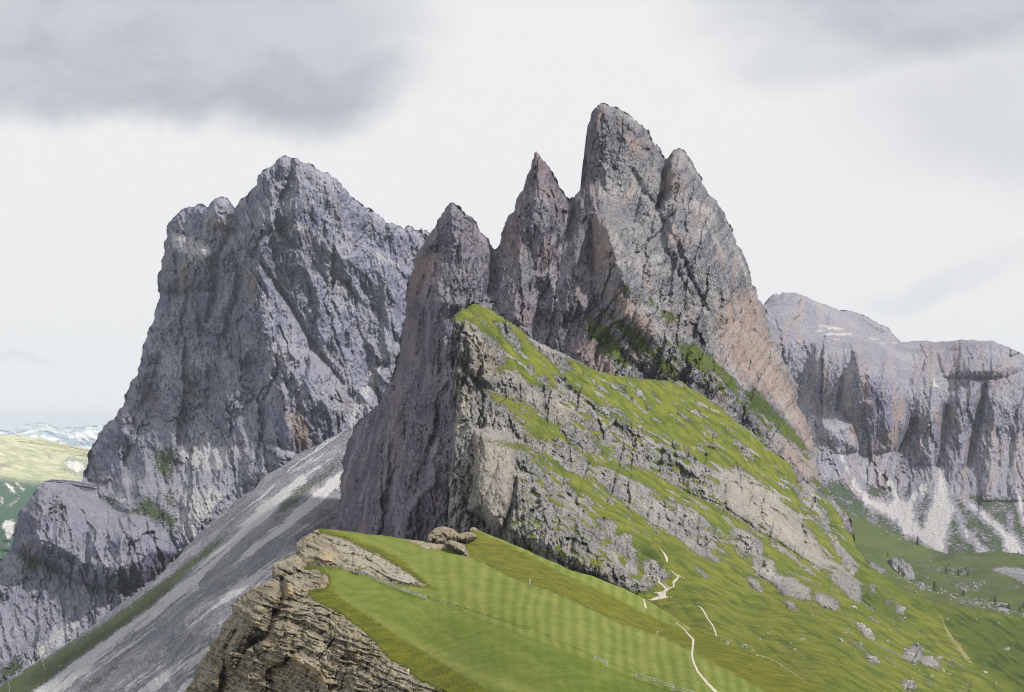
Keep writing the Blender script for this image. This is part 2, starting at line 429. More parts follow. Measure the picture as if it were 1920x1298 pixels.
def terrain_mat(name, u, dark, mid, light, ochre=(.40, .27, .19), grass_a=(.075, .105, .014), grass_b=(.17, .175, .022),
                grass_c=(.04, .062, .012), scree=(.52, .50, .50), strata=None, bump=1.0, ledge=.25, ribs=(1, 1, .22), rib_rot=(0, 0, 0),
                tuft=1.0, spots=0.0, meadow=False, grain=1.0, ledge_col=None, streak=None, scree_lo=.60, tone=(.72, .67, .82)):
    """u = metres that one photo pixel spans at the body's distance"""
    m, nt, b = new_mat(name)
    tc = node(nt, 'ShaderNodeTexCoord'); P = tc.outputs['Object']
    geo = node(nt, 'ShaderNodeNewGeometry'); sepn = node(nt, 'ShaderNodeSeparateXYZ'); lk(nt, geo.outputs['Normal'], sepn.inputs[0])
    def attr(n):
        a = node(nt, 'ShaderNodeAttribute', attribute_name=n); sp = node(nt, 'ShaderNodeSeparateColor'); lk(nt, a.outputs['Color'], sp.inputs[0])
        return sp.outputs
    m1 = attr('m1'); m2 = attr('m2')
    rv = VEC(nt, P, ribs[0], ribs[1], ribs[2], rib_rot)
    big = NOISE(nt, P, 1/(90*u), 5, .6)
    rib = NOISE(nt, rv, 1/(10*u), 8, .70, .5)
    fine = NOISE(nt, P, 1/(4.6*u), 4, .8)
    f1 = STEP(nt, M(nt, 'ADD', M(nt, 'MULTIPLY', rib, .55), M(nt, 'MULTIPLY', fine, .45)), .435, .555)
    col = MIX(nt, f1, dark, mid)
    f2 = STEP(nt, M(nt, 'ADD', M(nt, 'MULTIPLY', big, .45), M(nt, 'MULTIPLY', fine, .55)), .47, .60)
    col = MIX(nt, f2, col, light)
    # fine dark joints
    jn = NOISE(nt, rv, 1/(16*u), 5, .62, .8)
    jt = M(nt, 'ABSOLUTE', M(nt, 'SUBTRACT', jn, .5))
    col = MIX(nt, M(nt, 'MULTIPLY', STEP(nt, jt, .016, .004), .55), col, tuple(c*.42 for c in dark))
    if strata:
        sv = VEC(nt, P, .22, .22, 1.0, strata[0])
        sn = NOISE(nt, sv, 1/(strata[1]*u), 6, .7, .6)
        col = MIX(nt, M(nt, 'MULTIPLY', STEP(nt, sn, .60, .42), .5), col, strata[2])
    oc = M(nt, 'MULTIPLY', m1[2], STEP(nt, NOISE(nt, rv, 1/(26*u), 5, .6, .3), .30, .60))
    col = MIX(nt, oc, col, ochre)
    if streak:          # dark water stains running down the walls
        stn = NOISE(nt, VEC(nt, P, 1, 1, .07), 1/(6*u), 5, .6)
        col = MIX(nt, M(nt, 'MULTIPLY', STEP(nt, stn, .56, .70), streak[1]), col, streak[0])
    if not meadow:      # masked regions multiplied darker and purplish
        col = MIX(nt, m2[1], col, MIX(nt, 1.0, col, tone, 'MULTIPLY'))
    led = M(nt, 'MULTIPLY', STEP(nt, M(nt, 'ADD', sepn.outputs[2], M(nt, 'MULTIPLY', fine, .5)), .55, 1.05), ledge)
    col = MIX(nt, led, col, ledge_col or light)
    if spots:
        vn = node(nt, 'ShaderNodeTexVoronoi'); setin(nt, vn.inputs['Vector'], P); vn.inputs['Scale'].default_value = 1/(4.5*u)
        sp = node(nt, 'ShaderNodeSeparateColor'); lk(nt, vn.outputs['Color'], sp.inputs[0])
        k = M(nt, 'MULTIPLY', STEP(nt, vn.outputs['Distance'], .40, .28), STEP(nt, sp.outputs[0], .50, .56))
        k = M(nt, 'MULTIPLY', k, STEP(nt, NOISE(nt, P, 1/(40*u), 3), .42, .58))
        col = MIX(nt, M(nt, 'MULTIPLY', k, spots), col, (.72, .70, .64))
    # loose scree
    fs = STEP(nt, M(nt, 'ADD', m1[1], M(nt, 'MULTIPLY', M(nt, 'SUBTRACT', NOISE(nt, P, 1/(10*u), 6, .7), .5), .8)), .44, .56)
    sc_n = MIX(nt, STEP(nt, fine, .36, .62), tuple(c*scree_lo for c in scree), scree)
    col = MIX(nt, fs, col, sc_n)
    # turf
    edge = M(nt, 'MULTIPLY', M(nt, 'SUBTRACT', NOISE(nt, P, 1/(6*u), 6, .75), .5), 2.6)
    fg = STEP(nt, M(nt, 'ADD', m1[0], edge), .46, .54)
    gv = VEC(nt, P, 1, 1, 1)
    gn = NOISE(nt, gv, 1/(34*u), 6, .62, .3)
    gf = NOISE(nt, P, 1/(3.2*u), 5, .78)
    g = MIX(nt, STEP(nt, M(nt, 'ADD', M(nt, 'MULTIPLY', gn, .55), M(nt, 'MULTIPLY', gf, .45)), .38, .62), grass_a, grass_b)
    g = MIX(nt, m2[0], g, MIX(nt, STEP(nt, M(nt, 'ADD', M(nt, 'MULTIPLY', gn, .5), M(nt, 'MULTIPLY', gf, .5)), .38, .62), (.068, .088, .010), (.190, .182, .024)))      # dry, orange-brown sward
    dk = M(nt, 'MULTIPLY', m2[2], M(nt, 'ADD', .75, M(nt, 'MULTIPLY', gf, .5)), clamp=True)
    g = MIX(nt, dk, g, grass_c)
    if meadow:
        lum = MIX(nt, m2[1], (.66, .78, .5), (1.32, 1.22, 1.5))
        g2 = MIX(nt, 1.0, MIX(nt, STEP(nt, M(nt, 'ADD', M(nt, 'MULTIPLY', gn, .35), M(nt, 'MULTIPLY', gf, .65)), .30, .70), (.105, .150, .020), (.225, .240, .058)), lum, 'MULTIPLY')
        a = node(nt, 'ShaderNodeAttribute', attribute_name='m3'); sp = node(nt, 'ShaderNodeSeparateColor'); lk(nt, a.outputs['Color'], sp.inputs[0])
        fm = STEP(nt, M(nt, 'ADD', sp.outputs[0], M(nt, 'MULTIPLY', edge, .5)), .30, .70)
        g = MIX(nt, fm, g, g2)
    col = MIX(nt, fg, col, g)
    setin(nt, b.inputs['Base Color'], col)
    # fine roughness of the surface, finer than the mesh
    hr = M(nt, 'ADD', M(nt, 'MULTIPLY', rib, 12.0*u), M(nt, 'MULTIPLY', fine, 7.5*u))
    hg = M(nt, 'MULTIPLY', gf, 2.0*u*tuft)
    mixh = node(nt, 'ShaderNodeMix'); mixh.data_type = 'FLOAT'
    setin(nt, mixh.inputs[0], fg); setin(nt, mixh.inputs[2], hr); setin(nt, mixh.inputs[3], hg)
    bp = node(nt, 'ShaderNodeBump'); bp.inputs['Strength'].default_value = 1.0; bp.inputs['Distance'].default_value = bump
    lk(nt, mixh.outputs[0], bp.inputs['Height']); lk(nt, bp.outputs[0], b.inputs['Normal'])
    return m

def sdm(d, w): return np.clip(.5+.5*d/w, 0, 1).astype(np.float32)
Z1 = (0, 250, 3.); Z2 = (640, 250, 3.); Z3 = (1280, 440, 3.); Z4 = (0, 640, 3.); Z5 = (640, 560, 3.); Z6 = (1280, 865, 3.)
ZL = (0, 865, 3.); Z8 = (640, 865, 3.); Z7 = (1280, 690, 4.571); ZF = (340, 980, 4.); ZV = (1640, 980, 6.857); ZJ = (1180, 1020, 9.6)
ZK = (780, 960, 6.393)

R = {}
# ------------------------------------------------------------------ 1 the great left massif
def massif_left():
    top = [(-90, 1330), (-90, 1060), (0, 1053), (7, 1047), (20, 1030), (25, 1007), (33, 973), (37, 957), (57, 937), (70, 915), (83, 903), (103, 899), (131, 904), (147, 907)] + \
        [(163, 873), (170, 843), (180, 827), (193, 803), (213, 787), (230, 763), (247, 713), (263, 673), (267, 660), (278, 620), (290, 583), (300, 553), (302, 507), (308, 477),
         (313, 447), (317, 417), (325, 408), (337, 397), (347, 390), (362, 388), (370, 383), (380, 382), (385, 387), (390, 390), (393, 383), (402, 373), (413, 369),
         (425, 370), (430, 377), (431, 393), (433, 406), (440, 390), (448, 378), (462, 366), (464, 373), (467, 360), (482, 347), (483, 330), (497, 317), (517, 303), (525, 295),
         (537, 292), (547, 297), (557, 297), (567, 305), (580, 305), (593, 318), (613, 323), (633, 337), (640, 345), (650, 357), (667, 375), (683, 388), (702, 398), (718, 408),
         (723, 417), (735, 417), (746, 423), (758, 430), (762, 424), (765, 423), (773, 425), (778, 432), (785, 433), (790, 427), (793, 432), (800, 431), (808, 437), (840, 450), (940, 480), (940, 1330)]
    ctrl = [(537, 292, 2700), (330, 400, 2880), (300, 550, 2830), (200, 820, 2800), (163, 900, 2750), (440, 480, 2660), (640, 345, 2760), (800, 440, 2900), (700, 600, 2680),
            (640, 740, 2500), (560, 840, 2400), (440, 920, 2330), (330, 1050, 2230), (400, 850, 2500), (250, 950, 2400), (103, 900, 2450), (20, 1040, 2400), (0, 1250, 1980),
            (170, 1170, 2080), (150, 1050, 2250), (900, 900, 2500), (900, 1300, 2400), (400, 1300, 2100), (-90, 1300, 1950), (500, 620, 2620), (380, 680, 2700)]
    s = Relief(top, ctrl, 1.5, 7, .15)
    s.disp += rock_noise(s, .10, 150, 6, 3.2, .21, .26)
    s.disp += split_rock(s, .12, .95, aniso=4.2)+fissured(s, .12, .8, 5.0)
    s.roll(34, 20)
    s.buttress(Z(Z1, (1440, 705), (1500, 780), (1560, 880), (1640, 990), (1700, 1090), (1780, 1230), (1840, 1300), (1919, 1400), (1960, 1560), (1850, 1690), (1700, 1840), (1560, 1840), (1440, 1740),
                 (1420, 1500), (1440, 1300), (1320, 1290), (1325, 1000), (1380, 760)), 75, 60)                       # the flatiron
    s.buttress(Z(Z4, (250, 790), (400, 790), (440, 820), (540, 880), (650, 950), (760, 985), (880, 1000), (960, 1100), (1000, 1200), (900, 1298), (800, 1370), (600, 1400), (420, 1350), (280, 1260),
                 (60, 1180), (80, 1060), (110, 940), (180, 880)), 110, 40)                                             # lower left block
    s.buttress(Z(Z4, (820, -20), (760, 120), (700, 350), (560, 500), (480, 780), (600, 800), (680, 720), (720, 560), (760, 420), (850, 250), (900, 60)), 45, 30)
    s.buttress(Z(Z1, (950, 540), (1180, 640), (1220, 700), (1110, 760), (1080, 850), (1040, 900), (900, 900), (910, 700)), 40, 25)
    s.buttress(Z(Z1, (1180, 430), (1240, 357), (1290, 380), (1295, 540), (1190, 540)), 25, 12)
    s.buttress(Z(Z2, (0, 700), (180, 640), (330, 700), (400, 780), (380, 900), (350, 1298), (200, 1298), (180, 1000), (60, 900)), 30, 40)
    s.buttress(Z(Z4, (1450, 560), (1700, 640), (1790, 560), (1760, 700), (1500, 830), (1380, 800), (1370, 640)), 45, 30)
    for g in (Z(Z1, (1290, 470), (1330, 600), (1430, 700), (1520, 820), (1600, 930), (1700, 1080), (1790, 1240), (1919, 1400)), Z(Z1, (1395, 360), (1420, 450), (1440, 560), (1430, 690)),
              Z(Z1, (1320, 680), (1350, 860), (1290, 1050), (1310, 1260)), Z(Z1, (1080, 890), (1200, 890)), Z(Z1, (990, 700), (1000, 900)),
              Z(Z1, (1300, 560), (1220, 700), (1210, 880), (1170, 1060)), Z(Z4, (1180, 150), (1170, 400), (1230, 490)), Z(Z4, (1560, 180), (1490, 330), (1470, 560), (1440, 700)),
              Z(Z4, (330, 800), (340, 1000), (300, 1180)), Z(Z4, (560, 880), (480, 1100), (500, 1298)), Z(Z4, (720, 1000), (700, 1200)),
              Z(Z2, (30, 850), (20, 1200)), Z(Z2, (60, 760), (130, 900)), Z(Z2, (180, 980), (310, 1180))):
        s.gully(g, 26, 11)
    for g in (Z(Z1, (1610, 140), (1660, 400), (1500, 560), (1460, 640)), Z(Z1, (1660, 420), (1800, 600), (1919, 690)), Z(Z4, (960, 250), (930, 600)), Z(Z4, (750, 560), (690, 770))):
        s.ridge(g, 40, 60)
    s.finish()
    grass = s.region([Z(Z4, (790, 870), (850, 870), (900, 930), (1000, 1000), (990, 1080), (960, 1060), (880, 1000), (800, 980), (690, 960), (760, 940)),
                      Z(Z4, (570, 870), (640, 870), (640, 920), (600, 910)), Z(ZL, (110, 510), (200, 540), (370, 610), (360, 650), (240, 590), (200, 620), (130, 590)),
                      Z(ZL, (0, 1180), (140, 1080), (110, 1180), (0, 1250)), Z(ZL, (680, 690), (750, 690), (740, 750), (690, 740)),
                      Z(Z4, (850, 600), (990, 590), (1000, 640), (960, 780), (880, 740)), Z(Z4, (920, 850), (1010, 930), (960, 930))], 10, 20)
    scree = s.region([Z(Z4, (1160, 500), (1190, 530), (1180, 580), (1320, 590), (1290, 680), (1200, 760), (1120, 750), (1030, 700), (1000, 620), (1080, 600)),
                      Z(ZL, (500, 850), (480, 900), (420, 1000), (260, 1100), (110, 1200), (200, 1040), (330, 930), (430, 860)),
                      Z(Z4, (640, 880), (720, 850), (700, 920), (650, 940)), Z(ZL, (1010, 150), (1200, 130), (1300, 200), (1180, 330), (1050, 470), (1000, 380)),
                      Z(Z1, (960, 530), (1240, 650), (1180, 720), (1110, 760), (1010, 690), (940, 640)),
                      Z(Z2, (150, 640), (250, 690), (380, 760), (330, 780), (200, 720)), Z(Z1, (1500, 560), (1690, 490), (1919, 680), (1880, 700), (1690, 560), (1560, 620)),
                      [(655, 770), (690, 700), (735, 640), (700, 740), (670, 800), (640, 850)],
                      Z(ZL, (1290, 250), (1650, 30), (1919, -160), (1919, -60), (1500, 210), (1200, 420))], 12, 22)
    low = smooth(s.py, 860, 930)*smooth(-s.px-s.py*.3, -1000, -500)
    scm = sdm(scree+10*fbm(s.px/22, s.py/22, 10, 4, .6), 16)*.76+low*.16*fbm(s.px/30, s.py/30, 9, 4)+.0
    gm = sdm(grass, 14)*.75+low*.10
    ochre = .45*smooth(fbm(s.px/55, s.py/90, 91, 4), .12, .45)
    ochre = np.maximum(ochre, .9*sdm(s.region([Z(Z4, (1600, 380), (1700, 400), (1790, 560), (1780, 630), (1700, 620), (1620, 520)), Z(Z4, (340, 850), (380, 900), (370, 1020), (330, 1000)),
                      Z(Z4, (680, 990), (740, 1020), (730, 1080), (690, 1060)), Z(Z4, (120, 1140), (200, 1150), (190, 1200), (130, 1180)), Z(Z4, (850, 300), (900, 310), (880, 350), (850, 340)),
                      Z(Z1, (1010, 700), (1060, 740), (1060, 900), (1010, 900)), Z(Z1, (1190, 480), (1260, 490), (1250, 540), (1190, 540)), Z(Z1, (1380, 760), (1440, 800), (1430, 980), (1380, 940))], 6), 8))
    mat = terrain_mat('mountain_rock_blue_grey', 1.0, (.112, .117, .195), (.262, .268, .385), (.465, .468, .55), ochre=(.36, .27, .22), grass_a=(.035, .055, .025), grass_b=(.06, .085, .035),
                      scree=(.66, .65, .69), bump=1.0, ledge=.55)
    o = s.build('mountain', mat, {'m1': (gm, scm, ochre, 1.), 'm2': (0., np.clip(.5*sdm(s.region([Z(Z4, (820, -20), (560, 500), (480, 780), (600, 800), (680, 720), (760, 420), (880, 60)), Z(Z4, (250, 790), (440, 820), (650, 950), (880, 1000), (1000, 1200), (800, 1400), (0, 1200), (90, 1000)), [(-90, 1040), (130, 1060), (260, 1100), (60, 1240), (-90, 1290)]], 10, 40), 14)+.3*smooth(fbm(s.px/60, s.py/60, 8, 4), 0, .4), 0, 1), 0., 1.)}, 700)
    tag(o, 'broad blue-grey rock massif with a pointed summit and sheer left edge, left of the towers', kind='structure')
    R['D'] = s
massif_left()

# ------------------------------------------------------------------ 2 scree slopes under it
def scree_slope():
    out = [(720, 780), (672, 790), (655, 806), (610, 826), (560, 850), (500, 890), (475, 920), (440, 940), (400, 975), (365, 1010), (330, 1050), (300, 1078), (262, 1110), (210, 1145), (150, 1190), (80, 1230), (0, 1283), (-90, 1340),
           (-90, 1420), (900, 1420), (900, 790)]
    ctrl = [(690, 730, 2350), (640, 870, 2100), (635, 1000, 1800), (560, 850, 2250), (440, 940, 2200), (330, 1050, 2100), (170, 1170, 1960), (0, 1280, 1800), (-90, 1340, 1700), (100, 1320, 1600),
            (400, 1298, 1050), (400, 1190, 1200), (500, 1100, 1350), (560, 1010, 1550), (300, 1298, 1200), (300, 1200, 1500), (450, 1050, 1700), (880, 800, 2200), (880, 1200, 1500), (500, 1400, 800)]
    s = Relief(out, ctrl, 1.6, 23, .05)
    a = math.radians(-37)          # the fall line runs down to the left
    ca, sa = math.cos(a), math.sin(a)
    u = s.px*ca+s.py*sa; v = -s.px*sa+s.py*ca
    v = v+6*fbm(s.px/90, s.py/90, 5, 4)
    st = fbm(u/260, v/16, 15, 5, .6); st2 = fbm(u/120, v/5, 16, 4, .6); pat = fbm(u/90, v/30, 18, 5, .6)
    s.disp += -9*ridged(u/400, v/46, 31, 5)+3*st+1.6*st2+rock_noise(s, -.9, 26, 4, 2.2, .16, .2)+(facets(s, 7, .5, 1.4, -.9, 3)+facets(s, 3.6, .5, 1.2, -.9, 4))*.6*smooth(st, -.3, .1)
    s.buttress(Z(ZL, (1440, 410), (1500, 380), (1640, 270), (1600, 340), (1500, 450)), 10, 8)
    s.buttress(Z(ZL, (1640, 330), (1760, 250), (1919, 170), (1919, 340), (1720, 430), (1560, 470), (1440, 440), (1500, 390)), 14, 14)
    s.buttress(Z(ZL, (1230, 740), (1330, 700), (1370, 760), (1260, 830), (1200, 800)), 10, 10)
    s.finish()
    grass = s.region([Z(ZL, (-60, 1290), (240, 1110), (560, 920), (830, 730), (1000, 600), (1130, 500), (1280, 400), (1220, 500), (1080, 610), (960, 720), (850, 820), (700, 930), (560, 1030), (400, 1140), (180, 1310), (0, 1400)),
                      ], 5, 20)
    gdark = s.region([Z(ZL, (1500, 360), (1620, 180), (1800, 60), (1919, -20), (1919, 40), (1800, 130), (1660, 270), (1560, 350)), Z(ZL, (1130, 660), (1300, 560), (1380, 540), (1250, 640), (1130, 700)),
                      Z(ZL, (400, 1298), (620, 1150), (760, 1110), (600, 1230), (480, 1320))], 8, 20)
    light = s.region([Z(ZL, (180, 1310), (400, 1150), (560, 1040), (830, 850), (960, 740), (1100, 620), (1250, 470), (1350, 380), (1480, 240), (1700, 90), (1720, 110), (1560, 240), (1440, 360), (1300, 500), (1180, 590), (1130, 700), (1000, 800), (700, 1010), (330, 1310)),
                      Z(ZL, (960, 830), (1260, 620), (1560, 410), (1700, 300), (1919, 120), (1919, 50), (1640, 270), (1560, 360), (1430, 480), (1250, 610), (1060, 720)),
                      Z(ZL, (760, 1310), (900, 1200), (1190, 1020), (1230, 1010), (1190, 1080), (1000, 1200), (880, 1310)),
                      Z(ZL, (1500, 590), (1660, 495), (1700, 520), (1560, 600), (1340, 770), (1200, 820), (1300, 720)),
                      Z(ZL, (1830, 370), (1919, 310), (1919, 370)),
                      Z(ZL, (1000, 1298), (1090, 1190), (1090, 1230), (1060, 1298))], 5, 25)
    scm = .27+.46*sdm(light, 7)+.62*st+.50*st2
    scm = np.where(gdark > -6, scm-.35*sdm(gdark, 8), scm)
    gm = np.maximum(.86*sdm(grass, 10), .55*sdm(gdark, 10))+.16*st
    gm = gm-.25*sdm(light, 6)
    och = .6*sdm(s.region([Z(ZL, (1400, 420), (1530, 300), (1560, 330), (1420, 450)), Z(ZL, (1720, 330), (1790, 290), (1760, 370))], 6), 8)
    mat = terrain_mat('scree', .65, (.13, .135, .165), (.29, .29, .34), (.45, .445, .49), ochre=(.36, .30, .28), grass_a=(.040, .055, .020), grass_b=(.062, .082, .030), scree=(.74, .72, .745),
                      bump=.8, ledge=.05, ribs=(1, 1, 1))
    o = s.build('scree_slope', mat, {'m1': (gm, scm, och, 1.), 'm2': (0., 0., 0., 1.)}, 120)
    tag(o, 'long grey scree slope with pale debris chutes and a thin green band, falling to the lower left', kind='structure')
    R['E'] = s
scree_slope()

# ------------------------------------------------------------------ 3 the towers
def towers():
    out = [(808, 437), (817, 423), (827, 407), (834, 396), (837, 388), (842, 382), (850, 380), (858, 385), (870, 397), (887, 410), (895, 424), (903, 437), (911, 443), (917, 450), (922, 460), (928, 468), (933, 464), (937, 458), (940, 443), (947, 417), (953, 405), (965, 393),
           (973, 367), (983, 347), (992, 323), (998, 300), (1003, 286), (1006, 283), (1012, 291), (1023, 303), (1030, 313), (1037, 323), (1047, 347), (1060, 367), (1068, 378), (1070, 371), (1077, 370), (1090, 350), (1097, 340),
           (1098, 317), (1100, 283), (1100, 263), (1103, 240), (1108, 215), (1114, 205), (1120, 197), (1128, 193), (1134, 193), (1145, 201), (1155, 200), (1162, 205), (1172, 209), (1185, 218), (1195, 228), (1205, 235), (1213, 246), (1216, 243), (1219, 252), (1224, 265), (1228, 275),
           (1232, 270), (1238, 277), (1241, 290), (1248, 298), (1255, 292), (1260, 285), (1267, 280), (1275, 278), (1284, 283), (1290, 293), (1300, 306), (1307, 322), (1320, 348), (1332, 368), (1345, 377), (1354, 395), (1362, 412),
           (1375, 440), (1390, 467), (1400, 492), (1407, 510), (1420, 543), (1432, 573), (1443, 617), (1453, 653), (1467, 670), (1480, 690), (1497, 723), (1493, 753), (1510, 783), (1520, 820), (1533, 873), (1537, 865 + 20), (1552, 915), (1563, 938),
           (1590, 965), (1598, 992), (1600, 1022), (1617, 1042), (1640, 1090), (1640, 1330), (600, 1330), (625, 1010), (632, 985), (636, 940), (638, 900), (640, 868), (650, 838), (660, 815), (687, 777), (703, 762), (717, 747), (728, 725), (736, 705), (743, 687), (750, 660), (753, 627), (759, 600),
           (763, 565), (768, 517), (780, 477), (795, 455)]
    ctrl = [(1130, 195, 1570), (1100, 370, 1530), (1275, 280, 1610), (1005, 285, 1570), (930, 465, 1510), (845, 382, 1510), (760, 600, 1600), (640, 870, 1780), (625, 1000, 1700), (850, 700, 1320), (850, 1000, 1240), (740, 950, 1420),
            (1110, 450, 1410), (1100, 700, 1230), (1250, 700, 1270), (1350, 500, 1460), (1440, 600, 1560), (1520, 820, 1500), (1600, 1000, 1350), (1400, 800, 1290), (1000, 700, 1300), (1480, 900, 1270), (1200, 1100, 1250), (1500, 1200, 1250),
            (700, 1300, 1400), (820, 560, 1440), (1200, 400, 1480), (1330, 690, 1330)]
    s = Relief(out, ctrl, 1.4, 41, .17)
    a1 = rock_noise(s, -.10, 80, 6, 5.0, .17, .20)           # left walls: near-vertical ribs
    a2 = rock_noise(s, -.47, 80, 6, 5.5, .17, .20, seed=50)  # right walls: ribs lean down to the right
    w = smooth(s.px+.25*s.py, 1190, 1300)
    s.disp += (a1*(1-w)+a2*w)*1.15
    s.disp += (split_rock(s, -.10, .60, aniso=6.0)+fissured(s, -.12, .55, 7.0))*(1-w)+(split_rock(s, -.47, .60, aniso=6.0, seed=60)+fissured(s, -.47, .55, 7.0, 40))*w
    s.roll(20, 16)
    # separate towers
    s.buttress([(845, 380), (928, 468), (905, 560), (870, 640), (820, 700), (770, 640), (765, 520), (800, 440)], 30, 38)
    s.buttress([(1005, 283), (1068, 378), (1062, 430), (1040, 520), (1012, 560), (1000, 640), (925, 620), (925, 500), (945, 420)], 42, 40)
    s.buttress([(1100, 395), (1112, 430), (1110, 540), (1130, 620), (1210, 700), (1330, 790), (1480, 900), (1560, 980), (1520, 800), (1420, 543), (1345, 377), (1275, 278), (1252, 300), (1240, 360), (1200, 420), (1130, 400)], 55, 70)
    s.buttress([(1100, 340), (1100, 240), (1130, 193), (1190, 222), (1225, 270), (1246, 300), (1246, 360), (1210, 430), (1150, 500), (1112, 440), (1104, 380)], 30, 36)
    s.buttress([(1248, 300), (1275, 278), (1320, 348), (1350, 390), (1350, 500), (1300, 560), (1250, 470), (1236, 380)], 26, 30)
    s.buttress(Z(Z2, (1390, 470), (1340, 520), (1260, 600), (1190, 660), (1170, 740), (1110, 800), (1110, 1000), (1200, 1100), (1400, 1000), (1410, 800)), 22, 26)
    s.buttress(Z(Z2, (540, 830), (620, 900), (700, 960), (640, 1010), (620, 1298), (440, 1298), (480, 1000)), 22, 30)
    s.buttress([(700, 760), (760, 720), (800, 800), (820, 900), (800, 1100), (640, 1100), (640, 880)], 30, 50)
    s.buttress(Z(Z2, (1460, 860), (1560, 880), (1700, 1010), (1800, 1130), (1790, 1200), (1640, 1130), (1560, 1040), (1480, 960)), 9, 14)
    s.buttress(Z(Z2, (1340, 1110), (1400, 1040), (1480, 1070), (1600, 1160), (1700, 1298), (1640, 1420), (1400, 1400), (1300, 1240)), 10, 16)
    s.buttress(Z(Z3, (340, 860), (420, 870), (560, 1010), (700, 1240), (760, 1400), (560, 1400), (420, 1180), (350, 1000)), 9, 18)
    s.buttress(Z(Z3, (0, 590), (120, 640), (250, 740), (340, 860), (420, 1100), (300, 1000), (180, 900), (0, 790)), 8, 16)
    for g, A, W in ((Z(Z2, (1825, 145), (1815, 340), (1780, 420)), 34, 12), (Z(Z2, (1780, 420), (1700, 330), (1640, 210)), 14, 8), (Z(Z2, (1410, 470), (1400, 620), (1410, 800)), 20, 9),
                    (Z(Z2, (1290, 380), (1300, 480), (1260, 600), (1190, 660), (1120, 780)), 22, 10), (Z(Z2, (865, 655), (850, 800), (830, 900)), 30, 14),
                    (Z(Z2, (1760, 420), (1880, 600), (1960, 800), (2060, 1000)), 14, 7), (Z(Z2, (540, 640), (530, 800), (470, 1000), (440, 1298)), 12, 10),
                    (Z(Z2, (1240, 460), (1200, 560)), 22, 16), (Z(Z3, (290, 330), (280, 520), (200, 600)), 12, 8), (Z(Z3, (400, 540), (500, 640), (560, 740)), 10, 6),
                    (Z(Z5, (370, 0), (330, 300), (300, 500), (200, 760)), 16, 9), (Z(Z5, (300, 500), (280, 800), (260, 1200)), 12, 9), (Z(Z5, (560, 300), (540, 700), (600, 900)), 12, 9),
                    (Z(Z5, (160, 700), (140, 1000), (100, 1298)), 14, 9), (Z(Z5, (520, 780), (440, 1000), (380, 1298)), 14, 8), (Z(Z5, (610, 800), (600, 1298)), 14, 8)):
        s.gully(g, A, W)
    for g, A, W in ((Z(Z2, (1097, 100), (1110, 300), (1090, 500)), 20, 40), (Z(Z2, (1400, 380), (1480, 480), (1540, 700), (1600, 860)), 26, 40),
                    (Z(Z2, (620, 392), (660, 560), (700, 800)), 14, 40), (Z(Z3, (560, 700), (660, 880), (740, 1200)), 16, 30)):
        s.ridge(g, A, W)
    s.finish()
    grass = s.region([Z(Z2, (1490, 1000), (1560, 1040), (1660, 1120), (1760, 1220), (1900, 1330), (1860, 1350), (1740, 1280), (1600, 1150)),
                      Z(Z2, (1400, 1045), (1450, 1080), (1480, 1130), (1560, 1170), (1620, 1298), (1540, 1290), (1440, 1180), (1380, 1110)),
                      Z(Z3, (0, 615), (100, 640), (160, 690), (240, 760), (300, 850), (340, 900), (290, 880), (200, 800), (130, 760), (0, 660)),
                      Z(Z2, (1690, 930), (1760, 940), (1760, 975), (1720, 965)), Z(Z2, (1570, 840), (1630, 880), (1640, 910), (1580, 870)), Z(Z2, (1770, 980), (1860, 1010), (1919, 1080), (1840, 1060)),
                      Z(Z3, (0, 370), (30, 390), (20, 420), (0, 400)), Z(Z3, (110, 350), (150, 355), (140, 375)),
                      Z(Z7, (510, 180), (620, 180), (760, 330), (820, 400), (960, 520), (1040, 650), (1100, 770), (1040, 740), (900, 600), (760, 470), (640, 390), (560, 380), (540, 260)),
                      Z(Z7, (1140, 1000), (1240, 1040), (1260, 1110), (1180, 1080))], 5, 14)
    grass = np.maximum(grass, s.sd([(1350, 980), (1560, 960), (1640, 1040), (1640, 1330), (1200, 1330)], 20, 40))
    ZB = (825, 544, 1.978)
    grass = np.maximum(grass, s.region([Z(ZB, (590, 120), (650, 180), (700, 270), (650, 250), (600, 170)), Z(ZB, (640, 110), (760, 200), (860, 300), (960, 400), (900, 370), (780, 265), (690, 180)), Z(ZB, (870, 190), (960, 260), (1060, 370), (1010, 345), (900, 240)), Z(ZB, (1010, 250), (1060, 300), (1120, 400), (1060, 370))], 6, 12))
    zone = sdm(s.sd(Z(ZB, (520, 100), (700, 60), (900, 160), (1100, 340), (1300, 520), (1420, 740), (1300, 760), (1000, 440), (640, 330)), 14, 40), 26)
    dkg = np.maximum(.8*sdm(s.sd(Z(Z7, (500, 170), (630, 170), (770, 320), (900, 480), (800, 480), (640, 400), (540, 300)), 4), 10), .35)
    d = s.dist(Z(Z2, (1500, 860), (1919, 1298), (2100, 1500), (2500, 2000)))
    a_ = math.radians(45); us = s.px*math.cos(a_)+s.py*math.sin(a_); vs = -s.px*math.sin(a_)+s.py*math.cos(a_)
    stk = fbm(us/34, vs/8, 61, 5, .62)
    gm = sdm(grass+10*stk, 9)*.85+.62*zone*smooth(stk, -.02, .35)
